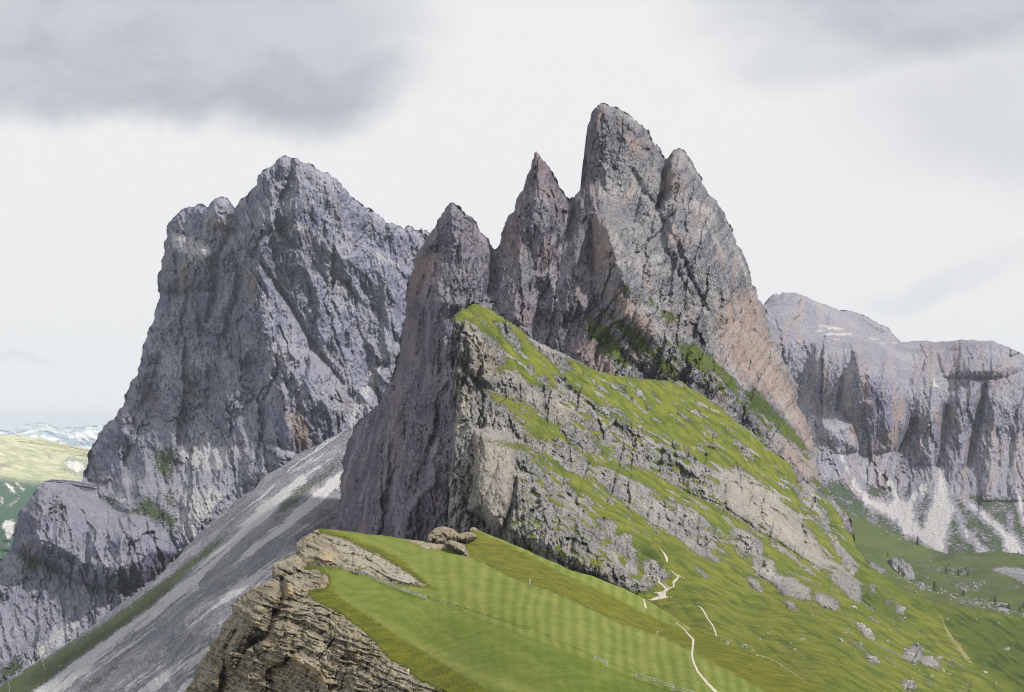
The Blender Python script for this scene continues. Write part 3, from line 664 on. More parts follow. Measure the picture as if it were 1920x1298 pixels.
    och = s.region([Z(Z2, (1400, 440), (1460, 490), (1520, 600), (1530, 700), (1480, 770), (1410, 790), (1395, 600)), Z(Z2, (440, 670), (560, 700), (530, 830), (460, 900), (370, 960), (380, 820)),
                    Z(Z2, (1470, 860), (1560, 890), (1700, 1010), (1780, 1120), (1700, 1130), (1560, 1020)), Z(Z2, (1600, 20), (1720, 60), (1700, 110), (1600, 90)), Z(Z2, (1840, 230), (1919, 260), (1919, 330), (1830, 320)),
                    Z(Z2, (1090, 120), (1150, 180), (1150, 240), (1080, 230)), Z(Z2, (920, 480), (1010, 500), (1020, 700), (960, 740), (900, 640)), Z(Z2, (1120, 620), (1190, 640), (1160, 760), (1110, 780)),
                    Z(Z3, (190, 460), (290, 330), (400, 330), (440, 500), (520, 650), (560, 760), (640, 900), (700, 1060), (740, 1220), (690, 1190), (560, 960), (430, 880), (340, 820), (280, 760), (200, 620)),
                    Z(Z2, (1300, 1200), (1400, 1150), (1520, 1250), (1540, 1400), (1400, 1380), (1290, 1300)), Z(Z7, (820, 600), (960, 640), (1120, 800), (1160, 1000), (1020, 960), (880, 760)),
                    Z(Z5, (360, 220), (410, 200), (410, 350), (370, 340))], 8, 20)
    ochm = np.maximum(sdm(och, 14), .55*smooth(fbm(s.px/38, s.py/80, 95, 4), .10, .42))
    pink = smooth(s.px, 1330, 1420)*smooth(s.py, 520, 600)
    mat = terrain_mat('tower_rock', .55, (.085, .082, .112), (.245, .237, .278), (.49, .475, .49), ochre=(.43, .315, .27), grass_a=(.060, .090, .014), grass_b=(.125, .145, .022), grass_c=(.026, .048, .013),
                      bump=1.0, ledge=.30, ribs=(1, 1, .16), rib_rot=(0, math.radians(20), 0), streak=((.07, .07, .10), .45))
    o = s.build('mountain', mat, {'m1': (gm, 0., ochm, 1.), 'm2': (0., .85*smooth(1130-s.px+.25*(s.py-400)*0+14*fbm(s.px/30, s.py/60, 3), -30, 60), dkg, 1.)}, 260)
    tag(o, 'group of sharp grey rock towers with the highest twin summit, rising behind the grassy crag', kind='structure')
    R['C'] = s
towers()

# ------------------------------------------------------------------ 4 the grassy crag in front of the towers and its long slope
ROCK_ON_GRASS = [Z(Z6, (300, 380), (360, 390), (450, 460), (440, 530), (400, 520), (330, 450)), Z(Z6, (400, 600), (470, 600), (540, 640), (600, 650), (680, 690), (722, 720), (722, 790), (640, 765), (560, 750), (520, 700), (420, 640)),
                 Z(Z6, (740, 730), (830, 760), (885, 790), (865, 838), (790, 825), (750, 790)), Z(Z6, (560, 780), (620, 790), (650, 845), (600, 830)), Z(Z6, (850, 640), (925, 620), (965, 680), (1005, 745), (1000, 800), (940, 770), (860, 690)),
                 Z(Z6, (870, 480), (940, 520), (990, 620), (960, 630), (900, 560)), Z(Z6, (450, 550), (500, 550), (530, 610), (500, 640), (460, 600)), Z(Z6, (350, 650), (430, 670), (455, 740), (400, 720)), Z(Z6, (1235, 1085), (1280, 1040), (1330, 1040), (1350, 1075), (1315, 1140), (1262, 1122)), Z(Z6, (1325, 1100), (1400, 1095), (1452, 1130), (1442, 1165), (1355, 1150)),
                 Z(Z6, (1232, 1240), (1300, 1232), (1322, 1285), (1255, 1292)), Z(Z6, (1032, 1092), (1090, 1092), (1112, 1140), (1052, 1142)), Z(Z6, (968, 910), (1050, 948), (1092, 1000), (1030, 992)), Z(Z6, (1200, 800), (1258, 822), (1240, 862), (1202, 850)), Z(Z6, (1050, 700), (1075, 690), (1085, 740), (1062, 745)), Z(Z6, (1140, 780), (1170, 790), (1172, 815), (1145, 810))]
def crag():
    out = [(848, 597), (851, 591), (857, 587), (865, 580), (873, 577), (886, 571), (897, 568), (917, 577), (930, 586), (940, 593), (967, 610), (990, 630), (1005, 639), (1023, 647), (1057, 663), (1087, 677), (1107, 690), (1130, 697), (1150, 703), (1190, 708), (1235, 712), (1280, 716),
           (1313, 738), (1352, 764), (1378, 788), (1411, 810), (1433, 832), (1455, 850), (1477, 867), (1499, 893), (1527, 920), (1545, 935), (1562, 950), (1580, 980), (1597, 1006), (1604, 1026), (1617, 1042), (1647, 1072), (1680, 1098), (1717, 1118), (1747, 1132), (1780, 1138), (1850, 1153), (1920, 1165), (2010, 1180),
           (2010, 1420), (700, 1420), (832, 1060), (836, 1010), (840, 950), (842, 900), (845, 850), (850, 810), (853, 780), (850, 740), (848, 700), (847, 650), (848, 620)]
    ctrl = [(1230, 1115, 675), (1195, 1125, 650), (850, 1005, 775), (850, 800, 820), (855, 600, 850), (895, 570, 880), (1000, 640, 960), (1150, 705, 1060), (1280, 718, 1150), (1400, 810, 1170), (1590, 1000, 1180), (1000, 800, 850),
            (950, 950, 750), (1000, 1040, 715), (1100, 900, 850), (1100, 1020, 720), (1250, 900, 980), (1250, 1000, 830), (1400, 1000, 950), (1345, 1195, 525), (1500, 1290, 400), (1600, 1298, 420), (1600, 1150, 780), (1750, 1298, 570),
            (1920, 1298, 690), (1747, 1132, 1000), (1920, 1165, 1080), (1800, 1220, 800), (1650, 1080, 1080), (1400, 1150, 680), (1300, 1060, 760), (1700, 1200, 780), (900, 1400, 600), (1300, 1400, 400), (1600, 1420, 300), (2010, 1420, 560)]
    s = Relief(out, ctrl, 1.4, 61, .085)
    ZB = (825, 544, 1.978)
    G1 = Z(ZB, (44, 95), (90, 55), (145, 42), (182, 62), (240, 98), (300, 140), (360, 185), (420, 225), (480, 255), (560, 290), (640, 312), (730, 330), (830, 340), (905, 345), (960, 385), (1040, 440), (1110, 500), (1200, 565), (1300, 645), (1390, 735), (1450, 765), (1480, 820), (1530, 900), (1540, 960),
           (1480, 900), (1440, 820), (1380, 770), (1330, 720), (1260, 680), (1310, 760), (1360, 820), (1420, 900), (1470, 980), (1440, 980), (1380, 890), (1310, 800), (1240, 740), (1170, 690), (1110, 650), (1080, 640), (1070, 668), (1020, 655), (960, 615), (900, 585), (850, 565), (780, 535), (720, 495), (660, 470), (600, 432),
           (530, 385), (470, 340), (440, 325), (480, 375), (400, 362), (330, 350), (290, 310), (225, 305), (205, 288), (245, 270), (238, 225), (205, 180), (120, 140), (55, 115))
    G2 = Z(ZB, (150, 365), (230, 392), (300, 408), (345, 438), (400, 478), (480, 508), (560, 556), (630, 610), (650, 660), (720, 660), (800, 690), (860, 730), (950, 770), (1040, 818), (1130, 870), (1200, 918), (1300, 980), (1400, 1038), (1470, 1080), (1600, 1150), (1600, 1300), (1400, 1290), (1280, 1230), (1180, 1130), (1160, 1040), (1200, 1000),
           (1190, 955), (1130, 905), (1080, 880), (1060, 930), (1000, 860), (950, 805), (900, 785), (840, 775), (790, 735), (720, 700), (680, 690), (700, 740), (640, 720), (590, 660), (540, 622), (470, 590), (420, 562), (380, 560), (350, 545), (300, 500), (250, 440), (190, 400))
    G3 = Z(ZB, (185, 560), (280, 568), (335, 588), (400, 618), (440, 645), (500, 682), (540, 690), (560, 700), (640, 765), (720, 828), (800, 870), (880, 905), (950, 960), (1020, 1008), (1060, 1010), (1000, 930), (1080, 960), (1150, 1010), (1200, 1090), (1300, 1150), (1400, 1200), (1500, 1150), (1560, 1100), (1500, 1000), (1480, 900), (1540, 940), (1632, 1050)) + \
        [(1680, 1090), (1720, 1100), (1800, 1120), (2020, 1160), (2020, 1430), (1180, 1430), (1210, 1128), (1204, 1118), (1235, 1100), (1225, 1088)] + \
        Z(ZB, (745, 1060), (735, 1000), (745, 960), (700, 918), (655, 900), (650, 862), (600, 850), (548, 830), (572, 795), (540, 762), (470, 712), (400, 662), (340, 612), (280, 586))
    grass = s.region([G1, G2, G3], 3.5, 12)
    rocks = s.region(ROCK_ON_GRASS+[Z(ZB, *p) for p in (
        [(205, 115), (250, 130), (300, 190), (305, 215), (250, 195)], [(325, 170), (380, 195), (440, 240), (495, 295), (450, 300), (400, 250), (340, 200)], [(330, 275), (355, 285), (345, 305), (325, 295)], [(365, 315), (410, 330), (395, 345), (365, 335)],
        [(420, 315), (460, 325), (450, 345)], [(600, 430), (660, 440), (640, 455)], [(880, 440), (905, 460), (930, 490), (905, 480)], [(640, 340), (690, 360), (680, 370), (640, 355)], [(980, 500), (1040, 540), (1010, 540)], [(1080, 540), (1140, 580), (1170, 640), (1120, 610)],
        [(760, 420), (790, 440), (770, 440)], [(1090, 890), (1160, 920), (1195, 960), (1180, 990), (1120, 960)], [(860, 800), (960, 830), (1010, 900), (1020, 960), (960, 900), (880, 850)],
        [(560, 650), (620, 660), (700, 705), (760, 745), (830, 800), (870, 860), (945, 905), (1010, 965), (1020, 1005), (960, 985), (880, 915), (800, 862), (700, 790), (620, 730)], [(440, 560), (500, 590), (545, 650), (540, 685), (480, 650), (430, 610)],
        [(1170, 1000), (1215, 1000), (1250, 1050), (1240, 1090), (1180, 1040)], [(590, 855), (640, 860), (655, 880), (600, 880)], [(680, 905), (715, 905), (712, 925), (680, 920)], [(755, 1005), (800, 1000), (820, 1030), (860, 1060), (820, 1080), (760, 1060)],
        [(470, 495), (560, 560), (600, 610), (540, 600), (480, 560), (440, 520)], [(1300, 640), (1360, 700), (1400, 780), (1340, 730)], [(940, 1020), (1000, 1060), (980, 1070)])], 4, 10)
    a = math.radians(33); ca, sa = math.cos(a), math.sin(a)
    u = s.px*ca+s.py*sa; v = -s.px*sa+s.py*ca
    v = v+8*fbm(s.px/70, s.py/70, 8, 3)
    streaks = fbm(u/55, v/9, 77, 5, .62)
    rocky = smooth(1010-s.py+.15*(s.px-1000), -60, 120)*smooth(s.px+.2*s.py, 900, 1120)
    clump = smooth(s.dist(Z(Z6, (0, 0), (500, 500), (1000, 900), (1500, 1200)))*-1+90, 0, 70)
    shrub = streaks-.28+.12*(rocky-1)+.10*clump-.06
    gm = sdm(grass+3.5*smooth(s.px, 1000, 1200), 11)
    gm = gm-1.0*sdm(rocks, 7)
    gm = gm-1.1*np.clip(rocky*1.0+clump*.5, 0, 1)*smooth(streaks, .10, .32)*gm
    wall = blur(sdm(s.region([Z(Z6, (200, 60), (420, 90), (560, 200), (660, 330), (760, 440), (850, 520), (850, 630), (700, 560), (560, 460), (350, 330), (240, 250)), Z(Z8, (745, -170), (940, -150), (980, 40), (940, 240), (880, 400), (780, 290), (750, 60))], 8), 12), 3)
    # ledges of turf in the cliffs
    cl = (1-sdm(grass, 7))*smooth(s.py, 700, 780)*(1-.9*wall)
    gm = gm+cl*.95*smooth(fbm(u/34, v/8, 88, 5, .62), .04, .28)*smooth(s.px+.3*s.py, 1180, 1300)
    gm = np.clip(gm, 0, 1)
    gs = blur(gm, 2)
    # turf lies back, rock stands up: integrate the slope up each column, keep the local part
    rate = 5.0e-4*blur(gm, 7)*s.step
    L = np.cumsum(rate[::-1], 0)[::-1]
    hp = L-blur(L, 46/s.step, (0,))
    s.disp += blur(s.base*hp*1.5, 2)
    rk = 1-gs
    n1 = rock_noise(s, -.12, 60, 6, 3.6, .17, .25)*.50
    n2 = split_rock(s, -.12, .40, (46, 24, 12, 6.5, 4), 3.2)+fissured(s, -.15, .40, 4.0)
    s.disp += (n1+n2)*(.08+1.25*rk)*(1-.55*wall)*np.clip(s.base/900, .5, 1.2)
    s.disp += gs*(1.6*fbm(u/50, v/14, 55, 5, .55)+.35*perlin(s.px/5, s.py/4, 57)+.22*perlin(s.px/2.8, s.py/2.4, 58)) + 14*fbm(s.px/160, s.py/160, 66, 3)*smooth(s.px, 1150, 1350)
    s.roll(16, 9)
    # faces of the left wall
    s.buttress(Z(Z5, (660, 200), (770, 190), (880, 230), (935, 350), (900, 385), (880, 480), (860, 520), (770, 480), (700, 440), (670, 330)), 9, 14)
    s.buttress(Z(Z8, (745, -180), (830, -190), (950, -160), (1090, -60), (1130, 20), (1200, 120), (1290, 200), (1380, 330), (1450, 460), (1560, 520), (1640, 560), (1690, 640), (1760, 700), (1700, 770), (1540, 700), (1280, 590), (1080, 500), (880, 420), (780, 300), (700, 280), (740, 150)), 16, 20)
    s.buttress(Z(Z8, (745, -180), (830, -190), (960, -100), (980, 60), (950, 250), (890, 420), (800, 340), (700, 280), (740, 150)), 12, 12)
    s.buttress(Z(Z6, (0, 0), (100, 30), (230, 40), (340, 60), (480, 90), (560, 180), (640, 240), (700, 330), (760, 430), (850, 480), (880, 560), (860, 640), (800, 630), (700, 560), (640, 520), (560, 470), (440, 400), (350, 340), (240, 260), (100, 200), (0, 160)), 14, 12)
    for p in ROCK_ON_GRASS: s.buttress(p, 5.5, 7, 2.5)
    s.disp += 5*rk*smooth(fbm(u/50, v/20, 130, 5, .65), .18, .40)*smooth(s.px, 980, 1060)          # dark hollows under the rock steps
    for g, A, W in ((Z(Z5, (800, 330), (760, 450), (860, 520)), 9, 7), (Z(Z5, (700, 200), (690, 330), (740, 470)), 7, 6), (Z(Z8, (970, 100), (960, 240), (900, 400)), 9, 8), (Z(Z8, (700, 280), (790, 320), (830, 390)), 9, 9),
                    (Z(Z8, (1310, 330), (1300, 480), (1290, 580)), 8, 6), (Z(Z5, (640, 160), (650, 500), (650, 700)), 7, 7), (Z(Z5, (1050, 200), (1180, 300)), 5, 5), (Z(Z5, (1260, 490), (1400, 600), (1530, 700)), 9, 7),
                    (Z(Z5, (1130, 500), (1150, 640)), 9, 6), (Z(Z5, (1700, 860), (1720, 930)), 6, 4), (Z(Z6, (0, 60), (60, 120), (110, 190)), 6, 6), (Z(Z8, (1080, 120), (1100, 260), (990, 360)), 6, 6),
                    (Z(Z5, (1835, 850), (1860, 960)), 6, 3), (Z(Z7, (60, 920), (30, 1020)), 6, 6), (Z(Z5, (1220, 560), (1240, 590)), 9, 8)):
        s.gully(g, A, W)
    s.finish()
    yel = smooth(fbm(u/60, v/9, 97, 5, .62), 0, .4)*.42
    dkg = smooth(fbm(u/60, v/10, 98, 5, .62), -.02, .34)*.5+.6*sdm(s.region([Z(Z6, (1000, 560), (1080, 640), (1300, 780), (1450, 880), (1650, 1160), (1919, 1298), (2100, 1298), (2100, 900), (1500, 830), (1310, 760), (1200, 700), (1080, 600)),
                      Z(Z6, (770, 250), (800, 260), (900, 420), (1000, 560), (960, 560), (850, 430)), Z(Z8, (1440, 370), (1600, 420), (1800, 520), (1820, 560), (1700, 560), (1560, 470)),
                      Z(Z6, (880, 480), (1080, 700), (1300, 900), (1200, 930), (1000, 800))], 6), 14)
    och = .65*sdm(s.region([Z(Z5, (680, 210), (800, 220), (880, 300), (860, 440), (770, 450), (700, 380)), Z(Z5, (650, 500), (740, 520), (730, 620), (660, 700)), Z(Z8, (745, -160), (950, -140), (960, 60), (900, 300), (860, 400), (760, 250), (750, 60)),
                      Z(Z6, (240, 60), (420, 110), (560, 240), (640, 380), (600, 420), (480, 370), (300, 260)), Z(Z6, (600, 430), (760, 480), (830, 600), (700, 540)), Z(Z6, (460, 550), (520, 560), (520, 620), (470, 610)),
                      Z(Z5, (1160, 560), (1310, 600), (1310, 680), (1200, 680)), Z(Z6, (600, 680), (700, 700), (700, 760), (620, 740)), Z(Z8, (1320, 560), (1560, 520), (1500, 680), (1340, 620))], 7), 10)
    och = np.maximum(np.maximum(och, .75*wall), .55*smooth(fbm(s.px/30, s.py/40, 99, 4), .10, .40))
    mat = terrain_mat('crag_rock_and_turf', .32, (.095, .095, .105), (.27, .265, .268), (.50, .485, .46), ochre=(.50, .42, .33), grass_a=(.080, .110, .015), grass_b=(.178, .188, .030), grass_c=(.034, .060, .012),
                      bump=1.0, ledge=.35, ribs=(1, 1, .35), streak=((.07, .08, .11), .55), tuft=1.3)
    o = s.build('hill', mat, {'m1': (gm, 0., och, 1.), 'm2': (yel, 0., dkg, 1.)}, 140)
    tag(o, 'green grassy crag with a sheer pale left cliff and rock bands, sloping down to the right in front of the towers', kind='structure')
    R['B'] = s; s.gm = gm
crag()

# ------------------------------------------------------------------ 5 the near spur: mown meadow over a broken cliff
def near_spur():
    out = [(330, 1420), (330, 1330), (345, 1298), (365, 1272), (375, 1240), (392, 1222), (396, 1205), (412, 1190), (418, 1168), (436, 1150), (433, 1135), (447, 1120), (470, 1105), (490, 1096), (509, 1085), (510, 1068), (512, 1055), (528, 1052), (540, 1045), (554, 1039), (557, 1030), (556, 1018), (566, 1008),
           (583, 1000), (590, 995), (600, 991), (630, 994), (660, 998), (690, 1002), (730, 1006), (770, 1013), (799, 1017), (802, 1012), (803, 1003), (808, 997), (815, 991), (824, 988), (833, 987), (842, 990), (850, 992), (856, 998), (862, 1001), (870, 999), (876, 997), (883, 998), (881, 993), (885, 989), (890, 989), (900, 996), (920, 1004), (950, 1016), (990, 1032), (1030, 1052), (1076, 1072), (1130, 1088), (1170, 1103), (1211, 1125), (1240, 1142), (1275, 1165), (1300, 1180), (1345, 1201),
           (1420, 1230), (1500, 1270), (1560, 1310), (1660, 1420)]
    ctrl = [(750, 1100, 425), (1125, 1245, 292), (1300, 1298, 262), (850, 1015, 555), (1000, 1040, 570), (1200, 1125, 545), (1275, 1165, 490), (800, 1200, 345), (600, 993, 535), (700, 1004, 545), (900, 1298, 262), (1500, 1272, 362), (1345, 1200, 435), (1300, 1220, 385), (1420, 1232, 402), (1560, 1312, 330), (993, 1093, 450),
            (600, 1080, 440), (560, 1020, 520), (510, 1070, 470), (435, 1140, 450), (380, 1240, 430), (350, 1298, 420), (600, 1130, 400), (600, 1298, 335), (480, 1250, 375), (700, 1230, 330), (750, 1298, 290), (480, 1150, 415), (640, 1150, 385), (600, 1420, 280), (1200, 1420, 215), (1650, 1420, 255), (1100, 1150, 400)]
    s = Relief(out, ctrl, 1.2, 81, .04)
    low = Z(ZF, (900, 335), (960, 315), (1160, 335), (1430, 405), (1560, 455), (1840, 560)) + [(1000, 1180), (1300, 1310), (1300, 1430), (900, 1430), (850, 1305)] + \
        Z(ZF, (1900, 1240), (1760, 1170), (1700, 1100), (1560, 1030), (1500, 960), (1450, 900), (1350, 800), (1260, 740), (1200, 680), (1100, 640), (1000, 590), (940, 545), (950, 510), (1010, 500), (1080, 490), (1110, 450), (1095, 400), (1020, 350), (940, 350))
    up = Z(ZF, (1030, 30), (1030, 78), (1120, 100), (1250, 130), (1350, 190), (1480, 240), (1560, 290), (1650, 340), (1720, 390), (1800, 440), (1840, 470)) + [(797, 1099), (770, 1096), (732, 1093), (800, 1120), (1000, 1185), (1300, 1320), (1700, 1430), (1700, 1300), (1345, 1190), (1211, 1115), (890, 975), (870, 1030), (800, 1030), (700, 985)]
    grass = s.region([low, up], 4, 12)
    knob = [Z(ZK, (110, 372), (130, 270), (220, 200), (330, 175), (440, 200), (520, 265), (640, 245), (700, 260), (740, 290), (720, 320), (620, 375), (480, 360), (330, 400), (230, 390)),
            Z(ZK, (350, 390), (400, 345), (500, 370), (580, 420), (630, 480), (635, 550), (560, 525), (440, 470)), Z(ZK, (640, 180), (700, 175), (770, 230), (700, 225))]
    # mown part inside the turf
    mown = s.region([Z(ZF, (990, 322), (1160, 340), (1430, 410), (1560, 460), (1840, 560)) + [(1000, 1180), (1300, 1310), (1300, 1430), (1000, 1430), (925, 1298)] +
                     [(860, 1262), (800, 1225), (740, 1190), (700, 1160), (650, 1130), (625, 1108), (622, 1080), (605, 1065)],
                     Z(ZF, (1080, 45), (1250, 100), (1480, 190), (1640, 270), (1740, 360), (1860, 460)) + [(825, 1108), (800, 1103), (760, 1099), (740, 1098), (800, 1119), (1000, 1180), (1300, 1310), (1460, 1310), (1350, 1250), (1302, 1222)] +
                     [(1290, 1217), (1231, 1190), (1160, 1168), (1080, 1130), (1050, 1115), (993, 1095), (950, 1078), (915, 1060), (880, 1045), (840, 1028), (800, 1018), (700, 1002), (640, 996)],
                     [(895, 990), (950, 1012), (1030, 1048), (1130, 1084), (1211, 1120), (1300, 1178), (1290, 1185), (1250, 1168), (1200, 1145), (1130, 1110), (1060, 1078), (1000, 1045), (950, 1020), (905, 1002)]], 1.5, 14)
    orange = s.region([[(878, 1010), (905, 1000), (950, 1020), (1000, 1045), (1060, 1078), (1130, 1110), (1200, 1145), (1250, 1168), (1290, 1186), (1345, 1203), (1420, 1236), (1500, 1275), (1560, 1318), (1460, 1310), (1350, 1250), (1302, 1222), (1231, 1190), (1160, 1168), (1080, 1130), (993, 1095), (915, 1060), (880, 1045)]], 2, 14)
    rock = s.region(knob, 2, 6)
    spots = smooth(fbm(s.px/18, s.py/9, 12, 5, .65), .12, .34)
    gm = sdm(grass, 4)-sdm(rock, 2.5)
    gm = gm+(1-sdm(grass, 4))*np.maximum(.62*spots, .60*smooth(fbm(s.px/45, s.py/22, 112, 5, .65), .16, .40)*smooth(s.px, 480, 600))*(1-sdm(rock, 2.5))
    gm = np.clip(gm, 0, 1); gs = blur(gm, 2); rk = np.maximum(1-sdm(grass, 4), sdm(rock, 2.5))
    # strata of the broken cliff, dipping gently to the right
    a = math.radians(20); ca, sa = math.cos(a), math.sin(a)
    u = s.px*ca+s.py*sa; v = -s.px*sa+s.py*ca
    vv = v+16*fbm(s.px/90, s.py/90, 3, 4)+3*fbm(u/26, v/20, 4, 3)
    def steps(lam, A, sh, seed):
        t = vv/lam+sh+.5*fbm(u/(lam*4), v/lam, seed, 2); f = t-np.floor(t)
        return A*(smooth(f, 0, .75)-smooth(f, .78, 1.0))*(.3+1.0*smooth(perlin(u/(lam*3.2), vv/(lam*1.3), seed+3), -.35, .25))
    st = steps(14, 1.7, 0, 21)+steps(6.1, .9, .3, 22)+steps(3.4, .4, .6, 23)
    rkn = rock_noise(s, -.5, 70, 6, 1.6, .17, .35)*.15*1.2
    s.disp += blur(rk, 2)*(-st*(.45+.65*smooth(1120-s.px-.9*(s.py-1000), -150, 250))+rkn+split_rock(s, -.35, .13, (70, 40, 22, 12, 6.5, 3.6), 1.1)+fissured(s, -.6, .12, 1.6))
    # shoulders and gullies of the cliff
    s.buttress(Z(ZF, (390, 630), (480, 560), (620, 450), (740, 440), (760, 560), (720, 640), (660, 700), (640, 830), (520, 880), (470, 960), (400, 1100), (300, 1080), (230, 1010), (290, 820), (360, 720)), 16, 26)
    s.buttress(Z(ZF, (130, 1050), (230, 1040), (320, 1120), (300, 1272), (0, 1300), (60, 1200)), 12, 20)
    s.buttress(Z(ZF, (680, 310), (860, 250), (930, 310), (880, 370), (760, 400), (740, 440), (680, 400)), 8, 12)
    s.buttress(Z(ZF, (760, 400), (860, 400), (900, 520), (850, 580), (760, 540)), 6, 10)
    s.buttress(Z(ZF, (860, 160), (960, 90), (1060, 160), (1180, 230), (1180, 310), (1040, 320), (930, 290), (860, 220)), 8, 12)
    s.buttress(Z(ZF, (1030, 80), (1250, 130), (1400, 200), (1380, 230), (1200, 170), (1040, 110)), 3, 4)
    s.buttress(Z(ZF, (830, 990), (920, 960), (1040, 1060), (1170, 1200), (1100, 1272), (1000, 1150), (880, 1080)), 5, 12)
    s.buttress(Z(ZF, (740, 930), (830, 960), (840, 1020), (760, 1010)), 4, 8)
    s.buttress(Z(ZF, (1280, 260), (1420, 290), (1480, 370), (1400, 390), (1280, 350)), 4, 8)
    s.buttress(Z(ZF, (1520, 370), (1640, 360), (1800, 450), (1640, 460), (1520, 410)), 3, 6)
    for k in knob: s.buttress(k, 4.5, 16, 2)
    for k in knob:      # the knobs stand up from the turf instead of lying along it
        x_ = sum(p[0] for p in k)/len(k); y_ = max(p[1] for p in k)-6
        yb = float(s.base[int((y_-s.py[0, 0])/s.step), int((x_-s.px[0, 0])/s.step)])
        kd = s.sd(k, 1.5, 8); mk = sdm(kd, 1.5)
        stand = yb-s.base-6*np.clip(kd/11, 0, 1)**.6+(y_-s.py)*.30
        s.disp = s.disp*(1-mk)+mk*(stand+split_rock(s, -.2, .30, (24, 12, 6.5, 3.5), 1.3, 77)+fissured(s, .1, .16, 1.5, 80))
    for g, A, W in ((Z(ZF, (750, 440), (750, 560), (690, 680), (640, 850), (520, 920)), 10, 12), (Z(ZF, (420, 800), (330, 950), (330, 1080), (290, 1272)), 9, 9), (Z(ZF, (700, 700), (900, 760), (1100, 900)), 5, 16), (Z(ZF, (1230, 900), (1260, 1000), (1330, 1060)), 4, 5),
                    (Z(ZF, (700, 300), (900, 300), (950, 320)), 4, 5), (Z(ZF, (560, 960), (640, 1050), (700, 1272)), 5, 10), (Z(ZF, (840, 560), (760, 640)), 4, 8)):
        s.gully(g, A, W)
    s.disp += gs*(.55*fbm(s.px/60, s.py/30, 35, 4)+(1-sdm(mown, 4))*(.42*perlin(s.px/6, s.py/4.5, 36)+.30*perlin(s.px/3, s.py/2.6, 37)))
    # a lip of uncut turf along the cliff edge
    lip = np.exp(-((grass-3)/3.5)**2)*(rk*0+1)
    s.disp -= 1.0*lip*(1-sdm(mown, 4))*smooth(1300-s.px, 0, 100)
    d = s.dist([(800, 1120), (880, 1143), (960, 1172), (1060, 1218), (1115, 1238), (1190, 1268), (1300, 1310)])
    s.disp += .8*np.exp(-(d/1.8)**2)
    d2 = s.dist([(880, 1045), (915, 1060), (950, 1078), (993, 1095), (1050, 1115), (1080, 1130), (1160, 1168), (1231, 1190), (1290, 1217)])
    s.disp += .9*np.exp(-(d2/1.5)**2)
    s.roll(3, 5)
    s.finish()
    # mowing swaths
    w = s.px+10*fbm(s.px/150, s.py/150, 44, 3)-.0009*(s.py-1180)**2*1.2+.35*(s.py-1150)*smooth(980-s.px, 0, 180)*-1
    per = 12+11*smooth(s.px+s.py*.4, 1200, 1600)
    ph = w/23.0
    sw = .5+.5*np.sin(2*math.pi*ph+.8*fbm(s.px/40, s.py/40, 45, 3))
    cross = .5+.5*np.sin(2*math.pi*(v/11+.8*fbm(s.px/80, s.py/50, 46, 3)))
    up_ = smooth(-s.dist(low, True)*0+(s.py-(1120+(s.px-800)*.385)), -2, 2)      # 1 = lower meadow
    sw = sw*(.95-.70*up_)*smooth(s.px, 700, 900)+.35*(1-smooth(s.px, 700, 900))
    stripe = np.clip(.32+.52*(sw-.4)+0*cross+.55*fbm(u/70+1.2*fbm(s.px/60, s.py/50, 60, 3), v/17+1.5*fbm(s.px/70, s.py/70, 61, 3), 47, 5, .55)+.16*(1-up_), 0, 1)
    stripe = np.clip(stripe+.5*np.exp(-(s.dist([(640, 1130), (720, 1185), (800, 1225), (880, 1262), (960, 1290), (1010, 1310)])/14)**2), 0, 1)
    dkg = np.clip(.55*np.exp(-((grass-1)/4)**2)+.85*np.exp(-(d/1.6)**2)+1.0*np.exp(-(d2/1.6)**2), 0, 1)
    lowol = (1-sdm(mown, 4))*(1-sdm(orange, 4))
    yel = np.clip(sdm(orange+12*fbm(s.px/16, s.py/8, 52, 5, .65), 13)*(.55+.9*fbm(s.px/40, s.py/18, 48, 5, .65))+.12*lowol*(1-sdm(orange, 5))+.12, 0, 1)
    scm = .46*smooth(fbm(s.px/16, s.py/11, 49, 5, .65), .0, .42)*rk*smooth(s.px+.5*(s.py-1000), 480, 640)
    scm = np.maximum(scm, .50*sdm(s.region([Z(ZF, (1030, 80), (1250, 120), (1480, 230), (1660, 340), (1800, 450), (1560, 450), (1400, 400), (1180, 330), (1200, 260), (1040, 120))], 3, 8), 6)*rk)
    scm = np.maximum(scm, .70*sdm(s.region([Z(ZF, (1560, 400), (1640, 350), (1740, 400), (1830, 470), (1760, 475), (1640, 460))], 3, 8), 6))
    och = 1.0*sdm(s.region([Z(ZF, (840, 1010), (900, 990), (1010, 1080), (1000, 1130), (930, 1120), (860, 1070)), Z(ZF, (1010, 1120), (1090, 1130), (1160, 1230), (1110, 1272), (1020, 1190)), Z(ZF, (640, 880), (740, 900), (720, 960), (650, 960)),
                      Z(ZF, (770, 470), (850, 470), (850, 560), (780, 540)), Z(ZF, (1050, 200), (1150, 230), (1130, 310), (1040, 290)), Z(ZK, (530, 260), (700, 270), (640, 310), (540, 300))], 3, 10), 5)
    brown = smooth(fbm(s.px/40, s.py/26, 50, 4, .6), -.1, .25)*smooth(s.px+.4*(s.py-1000), 520, 640)
    scm = scm*(1-sdm(rock, 3))*(1-smooth(och, .3, .8)); gm = gm*(1-.8*smooth(och, .3, .8)*rk)
    och = np.maximum(och, .30*brown)*(1-.7*sdm(rock, 3))
